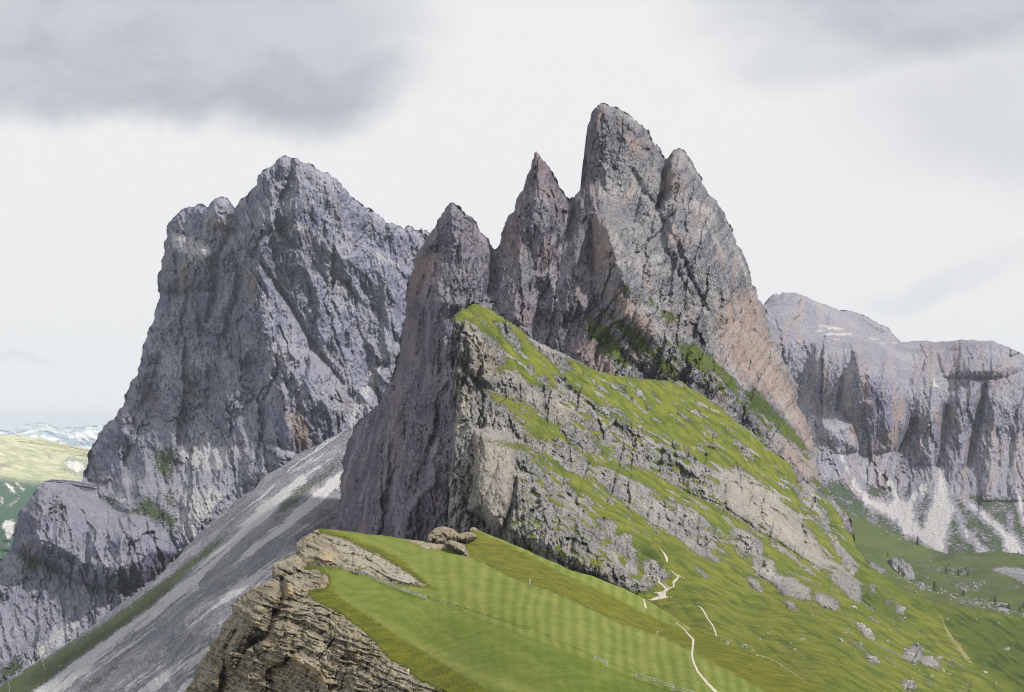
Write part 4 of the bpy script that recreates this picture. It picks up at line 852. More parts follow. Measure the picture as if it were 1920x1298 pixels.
    mat = terrain_mat('near_cliff_and_meadow', .155, (.100, .072, .042), (.335, .275, .19), (.68, .63, .52), ochre=(.64, .47, .24), grass_a=(.070, .090, .006), grass_b=(.150, .155, .010), grass_c=(.040, .050, .005),
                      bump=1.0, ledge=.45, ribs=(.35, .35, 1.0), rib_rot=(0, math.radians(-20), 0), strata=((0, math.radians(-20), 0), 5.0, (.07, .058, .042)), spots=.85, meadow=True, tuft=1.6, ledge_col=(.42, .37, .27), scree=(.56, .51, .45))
    A = {'m1': (gm, scm, och, 1.), 'm2': (yel, stripe, dkg, 1.), 'm3': (sdm(mown+6*fbm(s.px/12, s.py/5, 53, 5, .7), 8), 0., 0., 1.)}
    turf = (blur((grass > 0).astype(np.float32), 1) > .5) & ~(rock > 0)
    o = s.build('hill', mat, A, 60)
    tag(o, 'near spur of mown green meadow ending in a broken brown layered cliff at the lower left', kind='structure')
    R['A'] = s
near_spur()

# ------------------------------------------------------------------ 6 far right mountain with its scree fans
def far_right():
    out = [(1380, 600), (1437, 570), (1443, 557), (1450, 552), (1457, 550), (1461, 555), (1467, 548), (1478, 549), (1490, 549), (1505, 554), (1520, 560), (1540, 569), (1563, 577), (1580, 584), (1600, 592), (1622, 604), (1640, 617), (1660, 629), (1685, 640), (1697, 642), (1715, 639), (1730, 639), (1755, 642), (1780, 640), (1800, 637), (1823, 637), (1845, 639), (1863, 640),
           (1878, 646), (1890, 650), (1905, 658), (1920, 667), (2000, 720), (2020, 1200), (1380, 1200)]
    ctrl = [(1437, 570, 4000), (1490, 549, 4050), (1640, 615, 4400), (1685, 637, 4300), (1640, 650, 3800), (1823, 637, 3900), (1920, 665, 3800), (1500, 750, 3700), (1700, 800, 3600), (1900, 850, 3500), (1500, 640, 3800), (1650, 940, 3350), (1770, 1035, 2850), (1550, 900, 3250), (1920, 1050, 2850), (1600, 1000, 2950), (1760, 900, 3430), (1820, 700, 3680), (1400, 900, 3300), (1700, 1190, 2700), (2010, 1190, 2700)]
    s = Relief(out, ctrl, 1.5, 91, .07)
    cliff = smooth(s.py-(640+20*fbm(s.px/60, s.py/60, 2)), 0, 20)*smooth(930+.12*(s.px-1700)-s.py+30*fbm(s.px/60, s.px/60*0, 6), -20, 30)
    s.disp += rock_noise(s, .05, 90, 6, 5.5, .22, .18)*(.25+.7*cliff)+(split_rock(s, 0, 1.1, aniso=6)+fissured(s, 0, .7, 7.0))*(.2+.65*cliff)
    s.roll(30, 12)
    s.buttress(Z(Z3, (720, 600), (800, 610), (820, 700), (800, 900), (780, 1020), (720, 900), (700, 700)), 42, 24)
    s.buttress(Z(Z3, (900, 600), (960, 570), (1060, 600), (1200, 760), (1300, 900), (1290, 1120), (1180, 1220), (1000, 1240), (960, 1060), (890, 1000), (900, 800)), 80, 46)
    s.buttress(Z(Z3, (740, 1040), (860, 1020), (960, 1060), (1000, 1220), (880, 1230), (760, 1140)), 60, 22)
    s.buttress(Z(Z3, (1300, 660), (1440, 650), (1500, 760), (1500, 900), (1480, 1298), (1300, 1298), (1290, 900)), 40, 30)
    s.buttress(Z(Z3, (1500, 880), (1680, 840), (1640, 1080), (1600, 1298), (1500, 1400), (1470, 1200)), 40, 24)
    s.buttress(Z(Z3, (1700, 880), (1830, 860), (1919, 880), (2100, 900), (2100, 1500), (1680, 1500), (1640, 1200)), 50, 30)
    s.buttress(Z(Z3, (1430, 660), (1700, 640), (1880, 700), (1919, 760), (1820, 800), (1700, 810), (1560, 810), (1460, 800)), 40, 14)
    for g, A, W in ((Z(Z3, (1700, 860), (1660, 1080), (1610, 1298)), 45, 10), (Z(Z3, (960, 680), (900, 820), (880, 1000)), 34, 10), (Z(Z3, (730, 620), (720, 800), (770, 1000)), 24, 8), (Z(Z3, (1300, 1060), (1210, 1220)), 50, 16),
                    (Z(Z3, (1480, 980), (1440, 1298)), 40, 12), (Z(Z3, (1770, 1100), (1780, 1298)), 30, 8)):
        s.gully(g, A, W)
    s.finish()
    scree = s.region([Z(Z3, (720, 590), (760, 470), (850, 480), (960, 540), (1100, 560), (1190, 590), (1250, 612), (1200, 640), (1080, 620), (980, 570), (900, 620), (800, 600)),
                      Z(Z3, (690, 1045), (750, 1000), (740, 1060), (760, 1140), (730, 1160), (700, 1090)), Z(Z3, (1330, 780), (1420, 780), (1500, 850), (1430, 890), (1380, 850)),
                      Z(Z6, (840, -100), (890, -70), (950, 70), (1000, 150), (1060, 210), (1150, 240), (1190, 210), (1130, 100), (1060, 40), (1100, 40), (1180, 110), (1250, 230), (1340, 130), (1400, 120), (1300, 250), (1310, 330), (1350, 380), (1400, 250), (1430, 120), (1450, -60), (1470, 80), (1500, 180), (1530, 280),
                        (1500, 330), (1480, 420), (1475, 525), (1400, 490), (1330, 440), (1250, 410), (1200, 340), (1120, 290), (1040, 250), (960, 150), (910, 40)),
                      Z(Z6, (1565, 160), (1600, 210), (1700, 290), (1790, 370), (1860, 420), (1930, 500), (1919, 530), (1830, 515), (1800, 430), (1740, 360), (1640, 280), (1580, 220)), Z(Z6, (1520, 160), (1530, 240), (1600, 400), (1700, 500), (1690, 510), (1580, 400), (1520, 260)),
                      Z(Z6, (1850, 120), (1919, 230), (1919, 350), (1880, 230)), Z(Z6, (1840, 300), (1850, 300), (1845, 370))], 3, 14)
    fan = smooth(s.py-(905+.1*(s.px-1700)), -10, 25)
    fn = fbm((s.px-1750)/9/(1+.002*(s.py-900)), s.py/60, 19, 5, .6)
    top = smooth(760-s.py, 0, 30)
    scm = sdm(scree+5*fbm(s.px/9, s.py/7, 21, 4, .65), 11)*(.84-.34*top+.5*top*fbm(s.px/30, s.py/6, 23, 4, .6))+fan*.36*fn
    gm = fan*(.58+.42*fbm(s.px/30, s.py/22, 20, 5))-.9*sdm(scree+5*fbm(s.px/9, s.py/7, 21, 4, .65), 9)+.05
    gm = np.clip(gm-.3*smooth(940-s.py, 0, 60)*smooth(s.px, 1600, 1650), 0, 1)
    och = np.maximum(.85*smooth(fbm(s.px/26, s.py/90, 95, 4), -.02, .32), .8*sdm(s.region([Z(Z3, (900, 780), (980, 760), (960, 950), (900, 1000)), Z(Z3, (1060, 1180), (1180, 1100), (1180, 1200)), Z(Z3, (790, 850), (850, 860), (830, 1020), (780, 1000)), Z(Z3, (1800, 700), (1880, 700), (1840, 880), (1700, 830))], 6), 8))
    mat = terrain_mat('far_mountain_rock', 1.4, (.12, .12, .215), (.275, .265, .36), (.50, .48, .54), ochre=(.42, .315, .28), grass_a=(.040, .062, .036), grass_b=(.065, .092, .045), scree=(.70, .685, .69), bump=1.0, ledge=.5, scree_lo=.85, ribs=(1, 1, .2), streak=((.10, .10, .18), .4))
    o = s.build('mountain', mat, {'m1': (gm, scm, och, 1.), 'm2': (0., 0., 0., 1.)}, 900)
    tag(o, 'distant flat-topped rock mountain on the right with white scree fans at its foot', kind='structure')
    R['F'] = s
    # the dark rim seen behind its shoulder
    o2 = [(1560, 640), (1575, 582), (1583, 581), (1597, 583), (1610, 588), (1623, 593), (1635, 600), (1647, 607), (1660, 612), (1667, 615), (1672, 624), (1677, 630), (1685, 637), (1695, 650), (1695, 680), (1560, 680)]
    s2 = Relief(o2, [(1575, 582, 4900), (1685, 637, 4900), (1620, 660, 4800), (1560, 660, 4800)], 1.5, 95, .06)
    s2.disp += rock_noise(s2, .6, 30, 4, 2.0, .3, .2); s2.roll(40, 8); s2.finish()
    o = s2.build('mountain', mat, {'m1': (0., 0., .1, 1.), 'm2': (0., 0., 0., 1.)}, 300)
    tag(o, 'small dark rock rim showing behind the shoulder of the far right mountain', kind='structure')
far_right()

# ------------------------------------------------------------------ 7 high valley on the right
def valley():
    out = [(1500, 900), (1540, 925), (1567, 945), (1590, 958), (1617, 972), (1640, 983), (1663, 990), (1697, 1012), (1723, 1021), (1750, 1030), (1773, 1038), (1813, 1041), (1850, 1043), (1887, 1042), (1895, 1037), (1920, 1040), (2020, 1050), (2020, 1330), (1500, 1330)]
    ctrl = [(1540, 925, 2450), (1600, 975, 2450), (1697, 1012, 2500), (1773, 1040, 2450), (1920, 1042, 2400), (1700, 1070, 1950), (1800, 1065, 2150), (1920, 1070, 2100), (1800, 1100, 1750), (1920, 1110, 1700), (1920, 1170, 1400), (1720, 1120, 1450), (1640, 1070, 1550), (1600, 1030, 1700), (1700, 1300, 1200), (2000, 1320, 1200), (1500, 1300, 1400)]
    s = Relief(out, ctrl, 1.5, 101, .04)
    outc = s.region([Z(ZV, (1480, 600), (1600, 570), (1700, 555), (1800, 600), (1860, 580), (1950, 620), (1950, 800), (1800, 720), (1600, 640)), Z(ZV, (0, 520), (60, 580), (80, 640), (20, 600)), Z(ZV, (550, 790), (600, 770), (650, 830), (600, 870)),
                     Z(ZV, (1560, 1030), (1640, 1020), (1720, 1100), (1700, 1160), (1600, 1100)), Z(Z6, (1030, 545), (1100, 590), (1150, 620), (1120, 630), (1060, 590)), Z(Z6, (860, 220), (1040, 290), (1060, 330), (960, 300))], 3, 8)
    deb = s.region([Z(ZV, (60, 590), (240, 700), (480, 730), (560, 740), (700, 790), (1000, 900), (1200, 960), (1440, 990), (1700, 1100), (1950, 1180), (1950, 1250), (1800, 1230), (1600, 1160), (1400, 1120), (1100, 1060), (900, 960), (700, 880), (480, 800), (280, 720)),
                    Z(ZV, (950, 760), (1050, 740), (1400, 720), (1450, 780), (1300, 900), (1150, 900), (1000, 830)), Z(ZV, (560, 560), (800, 560), (1300, 560), (1300, 640), (1050, 700), (700, 640)), Z(ZV, (1600, 820), (1800, 780), (1900, 840), (1700, 870)),
                    Z(ZV, (1080, 460), (1340, 430), (1330, 480), (1100, 490))], 6, 10)
    line = s.region([Z(ZV, (20, 0), (150, 100), (300, 190), (430, 285), (400, 285), (280, 200), (130, 110), (0, 20)), Z(ZV, (520, 630), (800, 750), (780, 760), (520, 650))], 1, 6)
    s.disp += 22*fbm(s.px/70, s.py/22, 5, 4)+3*fbm(s.px/14, s.py/7, 6, 4)+blur(sdm(outc, 5), 2)*(rock_noise(s, 0, 24, 4, 1.5, .5, .3)-6)+blur(sdm(deb, 6), 1)*blocks(s, 6, 3.0, .8, .3, 3)
    s.roll(40, 6); s.finish()
    gm = np.clip(1-sdm(outc, 4)-.42*sdm(deb, 6)-.9*sdm(line, 2)-.25*smooth(fbm(s.px/12, s.py/6, 7, 4), .1, .4), 0, 1)
    scm = np.clip(.30*sdm(deb, 6)+.9*sdm(line, 2)+.25*fbm(s.px/8, s.py/5, 8, 4)*sdm(deb, 6), 0, 1)
    yel = .30*smooth(s.py-(1080+(s.px-1700)*.3), -10, 40)+.2*smooth(fbm(s.px/60, s.py/20, 9, 4), 0, .4)
    dk = .35*smooth(fbm(s.px/50, s.py/18, 10, 4), -.1, .3)+.3*sdm(s.region([Z(ZV, (760, 440), (950, 420), (1080, 450), (1000, 490), (800, 500)), Z(ZV, (300, 380), (560, 430), (600, 500), (400, 520))], 3, 8), 5)
    mat = terrain_mat('valley_turf_and_rock', .7, (.13, .13, .15), (.29, .285, .30), (.47, .46, .46), grass_a=(.055, .085, .028), grass_b=(.090, .115, .038), grass_c=(.032, .050, .022), scree=(.50, .48, .47), bump=.9, ledge=.1)
    o = s.build('terrain', mat, {'m1': (gm, scm, 0., 1.), 'm2': (yel, 0., dk, 1.)}, 200)
    tag(o, 'rolling high valley pasture strewn with pale rocks on the right, below the far mountain', kind='structure')
    R['G'] = s
    # a lone rock tooth
    o3 = Z(ZV, (205, 480), (240, 450), (300, 450), (320, 490), (345, 450), (365, 440), (380, 500), (420, 520), (470, 550), (500, 620), (530, 740), (460, 760), (380, 740), (300, 720), (290, 660), (240, 620), (205, 580))
    s3 = Relief(o3, [(1672, 1045, 1840), (1715, 1085, 1760), (1680, 1090, 1760), (1700, 1050, 1830)], .9, 103, .06)
    s3.disp += rock_noise(s3, -.1, 18, 4, 2.5, .35, .2); s3.gully(Z(ZV, (310, 500), (300, 640)), 8, 3); s3.gully(Z(ZV, (400, 530), (420, 700)), 5, 3); s3.roll(14, 5); s3.finish()
    o = s3.build('rock_pinnacle', mat, {'m1': (0., 0., 0., 1.), 'm2': (0., 0., 0., 1.)}, 30)
    tag(o, 'grey jagged rock pinnacle standing alone in the valley just above the green skyline', 'rock')
valley()

# ------------------------------------------------------------------ 8 far left: pasture hill, its wooded foot, and the hazy ranges
def far_left():
    out = [(-90, 806), (-40, 812), (0, 817), (10, 815), (20, 820), (33, 828), (50, 830), (67, 833), (83, 839), (100, 847), (117, 850), (133, 853), (150, 860), (163, 867), (200, 885), (300, 930), (300, 1200), (-90, 1200)]
    ctrl = [(-90, 806, 7600), (10, 815, 7600), (163, 867, 7400), (300, 930, 6500), (60, 900, 6200), (150, 905, 6200), (0, 900, 5900), (-50, 1050, 4000), (60, 1000, 4200), (300, 1190, 3500), (-90, 1200, 3200)]
    s = Relief(out, ctrl, 1.4, 111, .03)
    s.disp += 130*fbm((s.px+s.py)/90, s.py/30, 5, 4)+20*fbm(s.px/14, s.py/8, 6, 4); s.roll(150, 10); s.finish()
    rocks = s.region([Z((0, 780, 5.644), (660, 500), (740, 430), (920, 480), (910, 600), (840, 640), (700, 570)), Z((0, 780, 5.644), (480, 380), (560, 420), (540, 440), (470, 400))], 6, 7)
    white = s.region([Z(Z4, (15, 790), (60, 800), (110, 870), (60, 850)), Z(Z4, (70, 780), (100, 790), (150, 840), (130, 850), (90, 810)), Z(Z4, (40, 920), (110, 880), (100, 900), (50, 935)), Z(Z4, (0, 870), (30, 890), (0, 930)), Z(Z4, (5, 1030), (40, 1000), (85, 1010), (80, 1090), (50, 1120), (50, 1165), (40, 1120)),
                      Z(Z4, (150, 790), (200, 815), (190, 820)), Z(Z4, (0, 690), (60, 700), (40, 710), (0, 705))], 3, 7)
    low = smooth(s.py-(893+.12*s.px), -8, 14)
    nn = fbm(s.px/7, s.py/6, 8, 4, .65)
    scm = .72*sdm(white+5*nn, 5)+.66*sdm(rocks+8*nn, 10)
    dk = low*1.0+.25*smooth(fbm((s.px+s.py)/50, s.py/12, 7, 4), 0, .4)*(1-low)
    mat = terrain_mat('pasture_hill', 2.6, (.3, .3, .3), (.45, .45, .43), (.6, .6, .56), grass_a=(.27, .30, .17), grass_b=(.54, .53, .37), grass_c=(.05, .10, .07), scree=(.85, .84, .80), bump=.4, ledge=0)  # very pale grass: the sunlight on the upper hill is put into the colour
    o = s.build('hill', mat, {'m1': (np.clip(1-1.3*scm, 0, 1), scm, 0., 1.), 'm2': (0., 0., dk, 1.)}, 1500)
    tag(o, 'pale sunny pasture hill with a dark wooded foot, far off at the left edge', kind='structure')
    def white_on(o): pass
    R['H'] = s
    # hazy ranges, the nearer one left and right of a gap
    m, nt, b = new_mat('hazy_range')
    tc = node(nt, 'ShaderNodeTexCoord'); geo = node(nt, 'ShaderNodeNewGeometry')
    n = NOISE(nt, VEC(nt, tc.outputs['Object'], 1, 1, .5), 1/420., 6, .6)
    setin(nt, b.inputs['Base Color'], MIX(nt, STEP(nt, n, .42, .60), (.20, .29, .34), (.72, .73, .74)))  # pale bluish base: part of the distance haze is put into the colour
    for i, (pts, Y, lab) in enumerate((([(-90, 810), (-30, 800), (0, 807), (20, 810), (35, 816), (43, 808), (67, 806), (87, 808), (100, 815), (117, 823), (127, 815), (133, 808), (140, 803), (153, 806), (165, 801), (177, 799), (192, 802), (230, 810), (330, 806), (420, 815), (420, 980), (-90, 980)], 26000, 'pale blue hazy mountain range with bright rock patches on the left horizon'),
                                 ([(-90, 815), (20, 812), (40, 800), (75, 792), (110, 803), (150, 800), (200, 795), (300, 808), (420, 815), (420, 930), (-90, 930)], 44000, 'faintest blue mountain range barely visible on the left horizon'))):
        s = Relief(pts, [(-90, 800, Y), (200, 800, Y), (420, 810, Y), (100, 900, Y*.86), (420, 960, Y*.84), (-90, 960, Y*.84)], 1.4, 121+i, .07)
        s.disp += rock_noise(s, .3, 50, 5, 1.6, 4.2*Y/26000, .3); s.roll(600, 8); s.finish()
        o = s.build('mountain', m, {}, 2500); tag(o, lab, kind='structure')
far_left()

def ground():
    m, nt, b = new_mat('valley_floor')
    tc = node(nt, 'ShaderNodeTexCoord')
    n = NOISE(nt, tc.outputs['Object'], 1/900., 8, .6)
    setin(nt, b.inputs['Base Color'], MIX(nt, STEP(nt, n, .42, .58), (.035, .065, .03), (.09, .12, .05)))
    xs = np.linspace(-29500, 29500, 120); ys = np.linspace(-700, 55000, 110)
    X, Y = np.meshgrid(xs, ys); Zz = -1100+60*fbm(X/5000, Y/5000, 4, 4)
    n_, m_ = X.shape; i = np.arange(n_*m_).reshape(n_, m_)
    f = np.stack([i[:-1, :-1].ravel(), i[:-1, 1:].ravel(), i[1:, 1:].ravel(), i[1:, :-1].ravel()], 1)
    o = mesh_obj('ground', np.stack([X.ravel(), Y.ravel(), Zz.ravel()], 1), f, m)
    tag(o, 'deep green valley floor far below the mountains', kind='structure')
ground()

#OBJ_BEGIN
# ------------------------------------------------------------------ paths
def plain_mat(name, c1, c2, scale, detail=5, rough=.9, bump=0.0, lo=.35, hi=.65):
    m, nt, b = new_mat(name); tc = node(nt, 'ShaderNodeTexCoord')
    n = NOISE(nt, tc.outputs['Object'], scale, detail, .65)
    setin(nt, b.inputs['Base Color'], MIX(nt, STEP(nt, n, lo, hi), c1, c2)); b.inputs['Roughness'].default_value = rough
    if bump:
        bp = node(nt, 'ShaderNodeBump'); bp.inputs['Distance'].default_value = bump
        lk(nt, n, bp.inputs['Height']); lk(nt, bp.outputs[0], b.inputs['Normal'])
    return m
gravel = plain_mat('path_gravel', (.32, .285, .23), (.54, .49, .42), .9)
def sheet_on(s, lines, polys, name, mat, off, label, g=.6, wob=.5):
    """a thin trodden sheet lying on the ground where the lines (points with widths) and polygons run"""
    allp = [p for l in lines for p in l]+[q for pl in polys for q in pl]
    x0 = min(p[0] for p in allp)-4; x1 = max(p[0] for p in allp)+4; y0 = min(p[1] for p in allp)-4; y1 = max(p[1] for p in allp)+4
    X, Yp = np.meshgrid(np.arange(x0, x1, g), np.arange(y0, y1, g)); mask = np.zeros(X.shape, bool)
    nz = wob*fbm(X/3.5, Yp/3.5, 7, 3, .6)
    for l in lines:
        for a, b in zip(l[:-1], l[1:]):
            dx, dy = b[0]-a[0], b[1]-a[1]; L = dx*dx+dy*dy+1e-9
            t = np.clip(((X-a[0])*dx+(Yp-a[1])*dy)/L, 0, 1)
            d = np.hypot(X-a[0]-t*dx, Yp-a[1]-t*dy); mask |= d+nz < (a[2]+(b[2]-a[2])*t)/2
    for pl in polys: mask |= inside(X+nz, Yp+nz, pl)
    q = mask[:-1, :-1] & mask[1:, 1:] & mask[1:, :-1] & mask[:-1, 1:]
    ids = np.full(X.shape, -1, np.int64); u = np.zeros(X.shape, bool)
    u[:-1, :-1] |= q; u[1:, :-1] |= q; u[:-1, 1:] |= q; u[1:, 1:] |= q; ids[u] = np.arange(u.sum())
    V = [s.at(px, py, off) for px, py in zip(X[u], Yp[u])]
    fa = np.stack([ids[:-1, :-1][q], ids[1:, :-1][q], ids[1:, 1:][q], ids[:-1, 1:][q]], 1)
    return tag(mesh_obj(name, V, fa, mat), label, kind='structure')
def LW(fr, *p): return [(fr[0]+a/fr[2], fr[1]+b/fr[2], w) for a, b, w in p]
sheet_on(R['B'], [LW(ZJ, (480, 0, .8), (545, 65, 1.3), (600, 135, 2), (640, 190, 4), (670, 250, 5), (683, 310, 3), (672, 330, 1)), LW(ZJ, (700, 330, .8), (750, 400, 1), (790, 440, 1), (830, 490, 1), (880, 550, 1.4), (900, 575, 2)),
                  LW(ZJ, (735, 460, 1), (780, 505, 2.4), (830, 550, 2.4), (885, 590, 3), (850, 640, 5), (800, 680, 5), (790, 720, 4), (805, 765, 3), (760, 785, 2.5), (700, 805, 4), (670, 830, 6)),
                  LW(ZJ, (200, 640, 1.2), (280, 600, 1.6), (330, 575, 2), (420, 575, 2), (500, 600, 2.4), (540, 660, 2.4), (520, 685, 3), (590, 730, 4), (650, 790, 5)), LW(ZJ, (590, 630, .8), (620, 700, 1.4), (700, 770, 2), (720, 795, 2)),
                  LW(ZJ, (190, 660, 1.2), (270, 710, 1.3), (360, 780, 1.2)), LW(ZJ, (740, 950, 2), (800, 990, 1.2), (870, 1020, .9), (960, 1050, .9)), LW(ZJ, (895, 575, 1.4), (960, 600, 1.3), (1000, 605, 1)),
                  LW(ZJ, (1200, 1125, .8), (1270, 1130, 2), (1310, 1170, 3.4), (1350, 1230, 3.4), (1385, 1300, 3.2))+[(1328, 1162, 3), (1336, 1172, 3), (1341, 1184, 3), (1343, 1192, 3)]],
         [Z(ZJ, (395, 866), (490, 872), (600, 846), (655, 800), (700, 815), (660, 870), (665, 940), (745, 955), (600, 992), (420, 1022), (330, 1010), (440, 968), (530, 930), (490, 890))], 'path', gravel, .9,
         'pale gravel footpath zigzagging from the grassy slope to a bright junction at the cliff foot')
sheet_on(R['A'], [LW(ZJ, (262, 1000, 2.6), (280, 1080, 4), (300, 1150, 4)), [(1268, 1168, 1.6), (1280, 1177, 2.2), (1290, 1189, 3), (1300, 1199, 4)], [(1300, 1199, 5), (1299.5, 1210, 4.4), (1297.5, 1225, 4), (1298.5, 1236, 4), (1303, 1248, 4.4), (1309, 1260, 4.6), (1317, 1270, 4.8), (1326, 1281, 5.2), (1338, 1293, 5.6), (1352, 1306, 6), (1372, 1325, 6.5)]], [], 'path',
         gravel, .45, 'pale narrow footpath crossing the mown meadow down to the bottom edge')
sheet_on(R['A'], [LW(Z6, (210, 1000, 1), (280, 1015, 1.2), (340, 1050, 1.2), (400, 1085, 1.2), (480, 1105, 1.2), (540, 1135, 1.2), (580, 1165, 1.4), (650, 1210, 1.4), (700, 1245, 1)), LW(Z6, (410, 1090, .8), (500, 1120, .8), (560, 1165, .8), (610, 1195, .8))], [], 'path',
         plain_mat('track_grass', (.26, .28, .16), (.42, .42, .30), .5), .45, 'thin grey-green sheep track curving over the edge of the meadow, right of the pale path')
sheet_on(R['E'], [LW(ZL, *p) for p in ([(45, 1240, 1.3), (55, 1270, 1.2), (50, 1298, 1.2)], [(240, 1120, 1.3), (245, 1150, 1.2), (255, 1180, 1.2), (250, 1200, 1)], [(410, 1018, 1.2), (430, 1040, 1.2), (455, 1062, 1.2)], [(555, 925, 1.2), (570, 950, 1), (592, 965, 1)],
                  [(660, 860, 1.2), (690, 890, 1)], [(730, 805, 1), (745, 832, 1)], [(780, 770, 1), (797, 795, 1)], [(920, 670, 1.2), (950, 708, 1)], [(1060, 555, 1.2), (1075, 580, 1), (1090, 600, 1)], [(1000, 615, 1.1), (1015, 640, 1)])], [], 'path',
         plain_mat('scree_track', (.45, .43, .42), (.62, .60, .58), .3), 1.2, 'broken thin pale trail switching back across the green band of the scree slope', g=.7)
sheet_on(R['G'], [LW(ZV, (690, 430, 1), (715, 500, 1.2), (740, 480, .8)), LW(ZV, (820, 690, .8), (910, 750, 1), (950, 800, .9), (1080, 890, .9))], [], 'path', plain_mat('valley_track', (.40, .38, .34), (.5, .48, .42), .2), 2.0, 'faint pale trails through the far valley pasture', g=.7)
R['B'].at(1300, 1100)
sheet_on(R['B'], [LW(Z6, (1410, 835, 2.5), (1460, 890, 4), (1480, 940, 6), (1520, 1010, 9), (1560, 1060, 11), (1600, 1110, 9), (1635, 1150, 4))], [], 'gully_scar', plain_mat('bare_soil', (.11, .12, .03), (.26, .22, .10), .25, lo=.42, hi=.62), .7,
         'narrow brown strip of bare soil running down the green slope at the lower right', wob=5.5)

# ------------------------------------------------------------------ fences and stakes
def tube(pts, radii, sides=7):
    """verts and faces of a tapered tube through pts"""
    V = []; Fc = []; pts = [np.array(p, float) for p in pts]; n = len(pts)
    for i, p in enumerate(pts):
        t = pts[min(i+1, n-1)]-pts[max(i-1, 0)]; t /= np.linalg.norm(t)+1e-9
        a = np.cross(t, (0, 0, 1.0)) if abs(t[2]) < .9 else np.cross(t, (1.0, 0, 0)); a /= np.linalg.norm(a); b = np.cross(t, a)
        for k in range(sides):
            th = 2*math.pi*k/sides; V.append(p+radii[i]*(a*math.cos(th)+b*math.sin(th)))
    for i in range(n-1):
        for k in range(sides):
            k2 = (k+1) % sides; Fc.append([i*sides+k, i*sides+k2, (i+1)*sides+k2, (i+1)*sides+k])
    Fc.append(list(range(sides))[::-1]); Fc.append([(n-1)*sides+k for k in range(sides)])
    return V, Fc
def empty(name, loc):
    o = bpy.data.objects.new(name, None); COL.objects.link(o); o.location = loc; o.empty_display_size = .2; return o
wood = plain_mat('weathered_wood', (.30, .31, .30), (.58, .60, .58), 6.0)
def fence(posts, rails, label, hgt=1.15, lean=.12):
    """posts: pixel feet on the near meadow"""
    feet = [np.array(R['A'].at(px, py)) for px, py in posts]
    root = empty('fence', tuple(feet[0])); tag(root, label, 'fence', 'wooden fences along the meadow')
    o0 = feet[0]; tops = []
    for f in feet:
        top = f+np.array([lean, 0, hgt]); tops.append(top)
        V, Fc = tube([f-o0+(0, 0, -.3), f-o0+(0, 0, .5), top-o0], [.11, .10, .085], 6); mesh_obj('post', V, Fc, wood, root)
    for a, b, fa, fb in zip(tops[:-1], tops[1:], feet[:-1], feet[1:]):
        for r in rails:
            p, q = fa+(a-fa)*r-o0, fb+(b-fb)*r-o0; d = (q-p)/np.linalg.norm(q-p)*.18
            off = np.array([0, -.13, 0]); m_ = (p+q)/2+np.array([0, 0, -.03])
            V, Fc = tube([p-d+off, m_+off, q+d+off], [.07, .065, .07], 6); mesh_obj('rail', V, Fc, wood, root)
ZG = (640, 1040, 8.); ZM = (1060, 1180, 7.385)
fence(Z(ZG, (180, 280), (480, 378), (710, 478), (1022, 598), (1268, 678)), (.96, .66, .36), 'long three-rail grey wooden fence beside the pale rock scarp in the meadow')
fence(Z(ZM, (405, 440), (580, 522)), (.96, .5), 'short single-bay wooden fence standing alone in the mown meadow')
fence(Z(ZM, (975, 690), (1228, 768), (1490, 860), (1760, 950)), (.96, .55), 'low wooden fence running out at the bottom edge below the meadow path')
pale = plain_mat('pale_stake', (.62, .58, .50), (.80, .76, .68), 5.0)
for s_, px, py, h, ln, lab in (('A', 993, 1098, 1.9, .15, 'pale wooden stake on the hedge line at the middle of the orange grass strip'), ('A', 1231, 1191, 1.1, .35, 'leaning pale stake on the hedge line left of the meadow path'),
                               ('A', 1304.5, 1259, .9, .2, 'small stake close beside the meadow path near the bottom edge'), ('A', 764, 1266, 1.3, .2, 'thin pale stake on the olive grass edge above the broken cliff')):
    f = R[s_].at(px, py); V, Fc = tube([(0, 0, -.2), (ln*.5, 0, h*.5), (ln, 0, h)], [.12, .11, .09], 6)
    V2, F2 = tube([(ln-.16, 0, h*.9), (ln+.16, 0, h*.93)], [.05, .05], 5); k = len(V)
    o = mesh_obj('stake', V+V2, Fc+[[i+k for i in q] for q in F2], pale); o.location = f; tag(o, lab, 'stake', 'marker stakes in the meadow')

